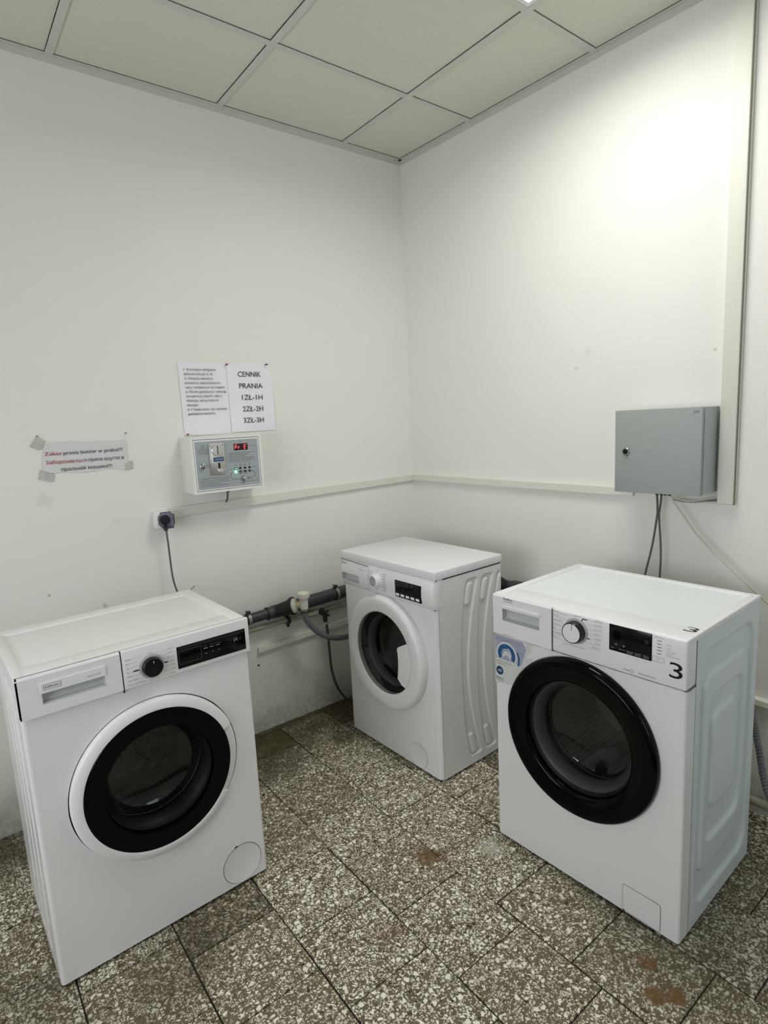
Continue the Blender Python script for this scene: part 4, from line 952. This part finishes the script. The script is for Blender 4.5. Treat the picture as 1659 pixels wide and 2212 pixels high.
# socket with smoked flap
t = Thing('wall_socket', 'white surface socket box with smoked flap, at the end of the left trunking', 'socket', FL, (-1.3535, -0.02, 1.033))
t.part('box', MB().box(-1.3870, -1.3200, -0.044, 0, 1.0340, 1.1020, 0.007, seg=3), WHITEP)
B = MB()
pts = [(-1.3800, 1.0560), (-1.3700, 1.0430), (-1.3640, 1.0350), (-1.3270, 1.0350), (-1.3190, 1.0560), (-1.3190, 1.0880), (-1.3310, 1.0940), (-1.3310, 1.1010), (-1.3720, 1.1010), (-1.3720, 1.0920), (-1.3800, 1.0850)]
B.prism(pts, -0.062, -0.0595); t.part('flap', B, COVER, label='smoked see-through flap')
B = MB().box(-1.3620, -1.3250, -0.066, -0.056, 1.0350, 1.0400, 0.001)
for a, b in zip(pts, pts[1:] + pts[:1]): B.tube([(a[0], -0.0605, a[1]), (b[0], -0.0605, b[1])], 0.0013, 6)
t.part('flap_edge', B, mat('flap_dark', rgb(52, 50, 60), 0.3))
t = Thing('power_cord', 'dark round plug with a grey cord hanging behind the left washer', 'cord', FL, (-1.3565, -0.05, 0.3))
t.part('plug', MB().lathe([(0.0195, -0.040), (0.0200, -0.048), (0.0190, -0.0575), (0.0005, -0.0580)], (-1.3530, 0, 1.0690), n=28).box(-1.3600, -1.3460, -0.056, -0.042, 1.0240, 1.0500, 0.003), mat('plug_dark', rgb(74, 80, 82), 0.5))
t.part('cord', MB().tube([(-1.3525, -0.050, 1.030), (-1.3505, -0.050, 0.981), (-1.3492, -0.050, 0.905), (-1.3462, -0.050, 0.828), (-1.3343, -0.052, 0.7635), (-1.32, -0.085, 0.68), (-1.33, -0.110, 0.56), (-1.36, -0.12, 0.40)], 0.0036, 8), CABLE)
single('wire_end', 'thin dark wire end sticking up behind the left washer', 'wire', FL, (-1.275, -0.05, 0.74), MB().tube([(-1.330, -0.052, 0.728), (-1.2903, -0.050, 0.7575), (-1.2612, -0.050, 0.7777)], 0.0014, 6), DARK)
single('wall_plug', 'small dark hole plug in the left wall under the low trunking', 'plug', FL, (-0.988, 0, 0.329), MB().lathe([(0.0052, 0), (0.0045, -0.002), (0.0005, -0.0022)], (-0.988, 0, 0.329), n=14), mat('hole_dark', rgb(62, 60, 56), 0.8))
for x, z, s in ((-1.7497, 1.4215, 'tiny nail above the left end of the taped strip'), (-1.4515, 1.4170, 'tiny nail above the right end of the taped strip')):
    single('nail', s, 'nail', FL, (x, 0, z), MB().tube([(x, 0.002, z), (x + .002, -0.010, z + .001)], 0.0016, 6), DARK)

# ------------------------------------------------------------------ pipework on the left wall
t = Thing('drain_pipe', 'dark grey plastic drain pipe with a branch, along the left wall between two washers', 'pipe', FL, (-0.8, -0.05, 0.54))
zp = lambda x: 0.5755 + (x + 1.04) * 0.030
yP = -0.050
t.part('pipe', MB().tube([(-1.60, yP, zp(-1.6)), (-0.93, yP, zp(-.93))], 0.0235, 24, smooth=False).tube([(-0.95, yP, zp(-.95)), (-0.90, yP, zp(-.90))], 0.0255, 24, smooth=False), PIPE)
t.part('socket_ring', MB().tube([(-0.950, yP, zp(-.95)), (-0.945, yP, zp(-.945))], 0.0300, 24, smooth=False).tube([(-0.950, yP, zp(-.95)), (-0.916, yP, zp(-.916))], 0.0280, 24, smooth=False), PIPE)
t.part('pipe', MB().tube([(-0.92, yP, zp(-.92)), (-0.10, yP, zp(-.10))], 0.0300, 28, smooth=False), PIPE)
# the branch mouth looks towards the room, a little upwards
bc = Vector((-0.845, -0.105, 0.603)); bd = Vector((0.62, -0.74, 0.22)).normalized(); bs = Vector((-0.905, yP - .004, zp(-.905)))
t.part('branch', MB().tube([tuple(bs), tuple(bs.lerp(bc, .5)), tuple(bc)], 0.03, 24, rf=lambda i, n: 0.029 + 0.010 * i / n, smooth=False).tube([tuple(bc - bd * .008), tuple(bc + bd * .006)], 0.0415, 28, smooth=False), RUBD)
for x, r in ((-1.046, 0.026), (-0.583, 0.0325)):
    cl = t.part('clamp', MB().tube([(x, yP, zp(x)), (x + .014, yP, zp(x))], r + .001, 24, smooth=False), mat('zinc_clamp', rgb(150, 150, 142), 0.4, metal=0.7))
    t.part('clamp_liner', MB().tube([(x - .004, yP, zp(x)), (x + .018, yP, zp(x))], r, 24, smooth=False), RUBD, parent=cl)
    t.part('clamp_bolt', MB().box(x - .002, x + .016, yP - .010, yP + .006, zp(x) + r, zp(x) + r + .012, 0.002).tube([(x + .007, yP - .018, zp(x) + r + .007), (x + .007, yP + .02, zp(x) + r + .007)], 0.003, 8), BRASS, parent=cl)
    t.part('clamp_screw', MB().tube([(x + .007, yP, zp(x)), (x + .007, 0, zp(x))], 0.004, 8), BRASS, parent=cl)
t = Thing('siphon', 'white plastic hose connector with capped top, plugged into the branch of the left-wall drain', 'pipe fitting', FL, (-0.80, -0.13, 0.57))
t.part('flange', MB().tube([tuple(bc + bd * .004), tuple(bc + bd * .011)], 0.0340, 28, smooth=False).tube([tuple(bc + bd * .010), tuple(bc + bd * .016)], 0.0285, 28, smooth=False).tube([tuple(bc + bd * .014), tuple(bc + bd * .020)], 0.0215, 28, smooth=False), OLDW)
e0 = bc + bd * .018; e1 = bc + bd * .050; ev = Vector((-0.8010, e1.y - 0.004, 0.0))
vx, vy = e1.x + .004, e1.y - .004
t.part('elbow', MB().tube([tuple(e0), tuple(e1)], 0.0150, 20, smooth=False), mat('stained_plastic', rgb(204, 190, 164), 0.45))
t.part('body', MB().lathe([(0.0005, -0.028), (0.0175, -0.028), (0.0195, -0.010), (0.0190, 0.020), (0.0175, 0.032), (0.0005, 0.032)], (vx, vy, e1.z), 'z', n=28), OLDW)
B = MB().lathe([(0.0005, 0.030), (0.0285, 0.030), (0.0290, 0.033), (0.0285, 0.050), (0.026, 0.053), (0.0005, 0.053)], (vx, vy, e1.z), 'z', n=8)
t.part('cap', B, OLDW, sharp=20)
hz = e1.z
t = Thing('drain_hose', 'grey rubber drain hose sagging from the white connector to the corner washer', 'hose', FL, (vx, vy, 0.38))
t.part('cuff', MB().lathe([(0.0185, -0.022), (0.0180, -0.040), (0.0155, -0.056), (0.0135, -0.057)], (vx, vy, hz), 'z', n=24), mat('grey_cuff', rgb(116, 118, 120), 0.5))
t.part('hose_clip', MB().lathe([(0.0190, -0.032), (0.0192, -0.039)], (vx, vy, hz), 'z', n=24).box(vx + .014, vx + .030, vy - .012, vy + .004, hz - .040, hz - .030, 0.002), BRASS)
t.part('hose', MB().tube([(vx, vy, hz - .045), (vx + .006, vy, hz - .075), (vx + .028, vy - .002, hz - .112), (vx + .070, vy - .002, hz - .158), (vx + .125, vy + .004, hz - .194), (vx + .185, vy + .010, hz - .216), (vx + .26, vy + .03, hz - .232)], 0.0128, 16), HOSE)
t = Thing('water_pipe', 'thin cream-painted water pipe running below the drain pipe', 'pipe', FL, (-0.8, -0.035, 0.50))
yW, zW = -0.034, 0.5165
t.part('pipe', MB().tube([(-1.60, yW, zW - .002), (-0.30, yW, zW + .004)], 0.0125, 18, smooth=False), PAINTP)
t.part('coupling', MB().tube([(-0.735, yW, zW), (-0.700, yW, zW)], 0.0165, 18, smooth=False).tube([(-0.700, yW, zW), (-0.680, yW, zW)], 0.0185, 18, smooth=False), PAINTP)
x = -0.841
t.part('clamp', MB().tube([(x - .006, yW, zW - .001), (x + .010, yW, zW - .001)], 0.0185, 20, smooth=False).box(x - .004, x + .008, yW - .006, yW + .006, zW - .032, zW - .015, 0.002).box(x - .004, x + .008, yW - .006, yW + .030, zW + .015, zW + .030, 0.002), RUBD)
t = Thing('stop_valve', 'small dull metal stop valve on the cream water pipe', 'valve', FL, (-0.65, -0.05, 0.47))
t.part('body', MB().tube([(-0.665, yW, zW), (-0.665, yW - .034, zW)], 0.0135, 14, smooth=False).lathe([(0.0005, 0), (0.011, 0), (0.0120, -0.030), (0.0095, -0.046), (0.0005, -0.047)], (-0.652, -0.062, zW - .004), 'z', n=14), BRASS)
t.part('handle', MB().box(-0.678, -0.632, -0.070, -0.060, zW - .003, zW + .005, 0.002).tube([(-0.652, -0.062, zW - .006), (-0.632, -0.072, zW - .022)], 0.0055, 8).lathe([(0.0005, 0.018), (0.012, 0.018), (0.013, 0.010), (0.007, 0.002), (0.0005, 0.0)], (-0.660, -0.052, zW), 'z', n=10), BRASS)
t.part('nut', MB().lathe([(0.0005, -0.044), (0.0135, -0.044), (0.0135, -0.056), (0.0005, -0.056)], (-0.648, -0.062, zW - .004), 'z', n=6), BRUSH)
single('supply_hose', 'thin dark water hose hanging from the stop valve to the floor', 'hose', FL, (-0.63, -0.06, 0.05), MB().tube([(-0.6475, -0.062, zW - .058), (-0.643, -0.062, 0.401), (-0.640, -0.062, 0.309), (-0.634, -0.060, 0.222), (-0.612, -0.058, 0.130), (-0.575, -0.055, 0.060), (-0.545, -0.060, 0.028), (-0.50, -0.08, 0.020)], 0.0062, 10), mat('dark_hose', rgb(70, 68, 66), 0.5))
# pipework on the right wall
t = Thing('drain_pipe', 'dark drain pipe on the right wall, between corner washer and numbered washer', 'pipe', FR, (0.8, -0.06, 0.60))
t.part('pipe', MB().tube([(0.12, -0.055, 0.612), (0.60, -0.055, 0.627), (1.25, -0.055, 0.640)], 0.030, 24, smooth=False), PIPE)
t.part('socket_ring', MB().tube([(0.700, -0.055, 0.629), (0.752, -0.055, 0.630)], 0.035, 24, smooth=False), PIPE)
t.part('branch', MB().tube([(0.66, -0.07, 0.635), (0.635, -0.105, 0.655)], 0.033, 24, smooth=False, rf=lambda i, n: 0.030 + .008 * i), RUBD)
t = Thing('siphon', 'white capped hose connector on the right-wall drain, half hidden by the corner washer', 'pipe fitting', FR, (0.62, -0.12, 0.63))
t.part('flange', MB().tube([(0.636, -0.103, 0.655), (0.629, -0.113, 0.658)], 0.033, 24, smooth=False), OLDW)
t.part('body', MB().tube([(0.630, -0.11, 0.656), (0.604, -0.142, 0.662)], 0.015, 18, smooth=False).lathe([(0.0005, -0.03), (0.017, -0.03), (0.017, 0.025), (0.0005, 0.025)], (0.604, -0.142, 0.662), 'z', n=24), OLDW)
t.part('cap', MB().lathe([(0.0005, 0.022), (0.0235, 0.022), (0.0235, 0.042), (0.0005, 0.044)], (0.604, -0.142, 0.662), 'z', n=8), OLDW, sharp=20)

# ------------------------------------------------------------------ grey wall cabinet and its cables
t = Thing('wall_cabinet', 'grey steel wall cabinet with a small round lock, above the right washer', 'electrical cabinet', FR, (1.384, -0.07, 1.118))
cx0, cx1, cz0, cz1 = 1.2330, 1.5310, 1.1175, 1.4095
t.part('housing', MB().box(cx0 + .003, cx1 - .001, -0.122, -0.004, cz0 + .002, cz1 - .001, 0.0015), GREYB_LIT)
t.part('seal', MB().box(cx0 + .006, cx1 - .006, -0.127, -0.121, cz0 + .005, cz1 - .005), DARK)
dr = t.part('door', MB().box(cx0, cx1 - .0005, -0.142, -0.126, cz0, cz1, 0.003), GREYB)
B = MB().lathe([(0.0145, 0), (0.0145, -0.003), (0.011, -0.007), (0.0095, -0.007), (0.0085, -0.002), (0.0005, -0.002)], (1.2765, -0.142, 1.2640), n=28)
lk = t.part('lock', B, CHROME, parent=dr); t.part('lock_pin', MB().box(1.2735, 1.2795, -0.1475, -0.1445, 1.2618, 1.2662).disc(1.2765, -0.1443, 1.2640, 0.0084, 18), DARK, parent=dr)
t.part('lettering', MB().text('ETI', 1.5045, 1.3895, -0.1424, width=0.0150, height=0.0075, bold=0.03), INK, parent=dr)
B = MB()
for x in (1.352, 1.368, 1.382, 1.396): B.lathe([(0.0065, 0.004), (0.0075, -0.004), (0.0055, -0.014), (0.0045, -0.015)], (x, -0.06, cz0), 'z', n=10)
t.part('cable_gland', B, RUBD)
single('cable', 'dark cable slanting down left from the grey cabinet behind the right washer', 'cable', FR, (1.34, -0.06, 0.5), MB().tube([(1.352, -0.060, 1.105), (1.3530, -0.056, 1.060), (1.3500, -0.052, 1.020), (1.3341, -0.050, 0.912), (1.3108, -0.050, 0.8025), (1.290, -0.05, 0.70), (1.28, -0.05, 0.55)], 0.0038, 8), CABLE)
single('cable', 'dark cable hanging straight down from the grey cabinet, right of the slanting one', 'cable', FR, (1.36, -0.06, 0.5), MB().tube([(1.368, -0.060, 1.105), (1.3605, -0.048, 1.070), (1.3550, -0.046, 1.024), (1.3640, -0.050, 0.9344), (1.3665, -0.050, 0.87), (1.3647, -0.050, 0.8007), (1.364, -0.05, 0.70), (1.364, -0.05, 0.55)], 0.0038, 8), CABLE)
single('cable', 'thin white cable running diagonally down the right wall to the photo edge', 'cable', FR, (1.6, -0.04, 0.6), MB().tube([(1.396, -0.060, 1.105), (1.4384, -0.050, 1.0385), (1.4894, -0.050, 0.971), (1.564, -0.050, 0.8987), (1.6826, -0.050, 0.7955), (1.7142, -0.050, 0.7692), (1.85, -0.05, 0.655), (2.0, -0.04, 0.54)], 0.0035, 8), CABLEW)
t = Thing('cable_bundle', 'bundle of pale cables looping from the cabinet underside into the vertical duct', 'cable', FR, (1.47, -0.05, 1.07))
for k in range(4):
    z = 0.003 * k
    t.part('cable', MB().tube([(1.382 + .004 * k, -0.060, 1.110), (1.41, -0.058 + .004 * k, 1.096 - z), (1.455, -0.048 + .003 * k, 1.0865 - z * .6), (1.50, -0.035, 1.0930 - z), (1.546, -0.010 - .002 * k, 1.1050 - z * 2.2)], 0.0030, 8), (CABLEW, PAINTP, CABLE, CABLEW)[k])

# corrugated hose and floor pipe at the right edge
P = [(1.665, -0.080, 0.52), (1.684, -0.080, 0.44), (1.697, -0.080, 0.381), (1.7075, -0.080, 0.330), (1.7225, -0.080, 0.257), (1.7370, -0.080, 0.178), (1.7620, -0.080, 0.110), (1.82, -0.08, 0.055), (1.90, -0.085, 0.030), (2.0, -0.09, 0.022)]
single('corrugated_hose', 'grey corrugated drain hose curving down behind the right washer', 'hose', FR, (1.74, -0.08, 0.02), MB().tube(P, 0.0108, 14, sub=26, rf=lambda i, n: 0.0112 if i % 4 < 2 else 0.0090), mat('corrugated_grey', rgb(112, 113, 118), 0.4), sharp=180)
single('floor_pipe', 'pale painted pipe lying along the foot of the right wall', 'pipe', FR, (1.8, -0.05, 0.05), MB().tube([(1.2, -0.050, 0.067), (2.9, -0.050, 0.052)], 0.0145, 18, smooth=False), PAINTP)
# old mortar ridge at the foot of the left wall
r_ = random.Random(11); v = []; n = 90
for i in range(n + 1):
    x = -1.45 + 1.30 * i / n; a = 0.007 + 0.006 * r_.random() + 0.003 * sin(i * .4); b = 0.002 + 0.004 * r_.random()
    v += [(x, -0.0, b), (x, -a * .5, b * .7), (x, -a, -ZO + .0005)]
B.add(v, [(3 * i + k, 3 * i + 3 + k, 3 * i + 4 + k, 3 * i + 1 + k) for i in range(n) for k in range(2)])
o = make('trim_3', B, mat('old_mortar', rgb(98, 88, 70), 0.9, bump=0.8, bscale=90, var=0.4, vscale=40)); COL.objects.link(o); o.location = (0, 0, ZO); o['kind'] = 'structure'
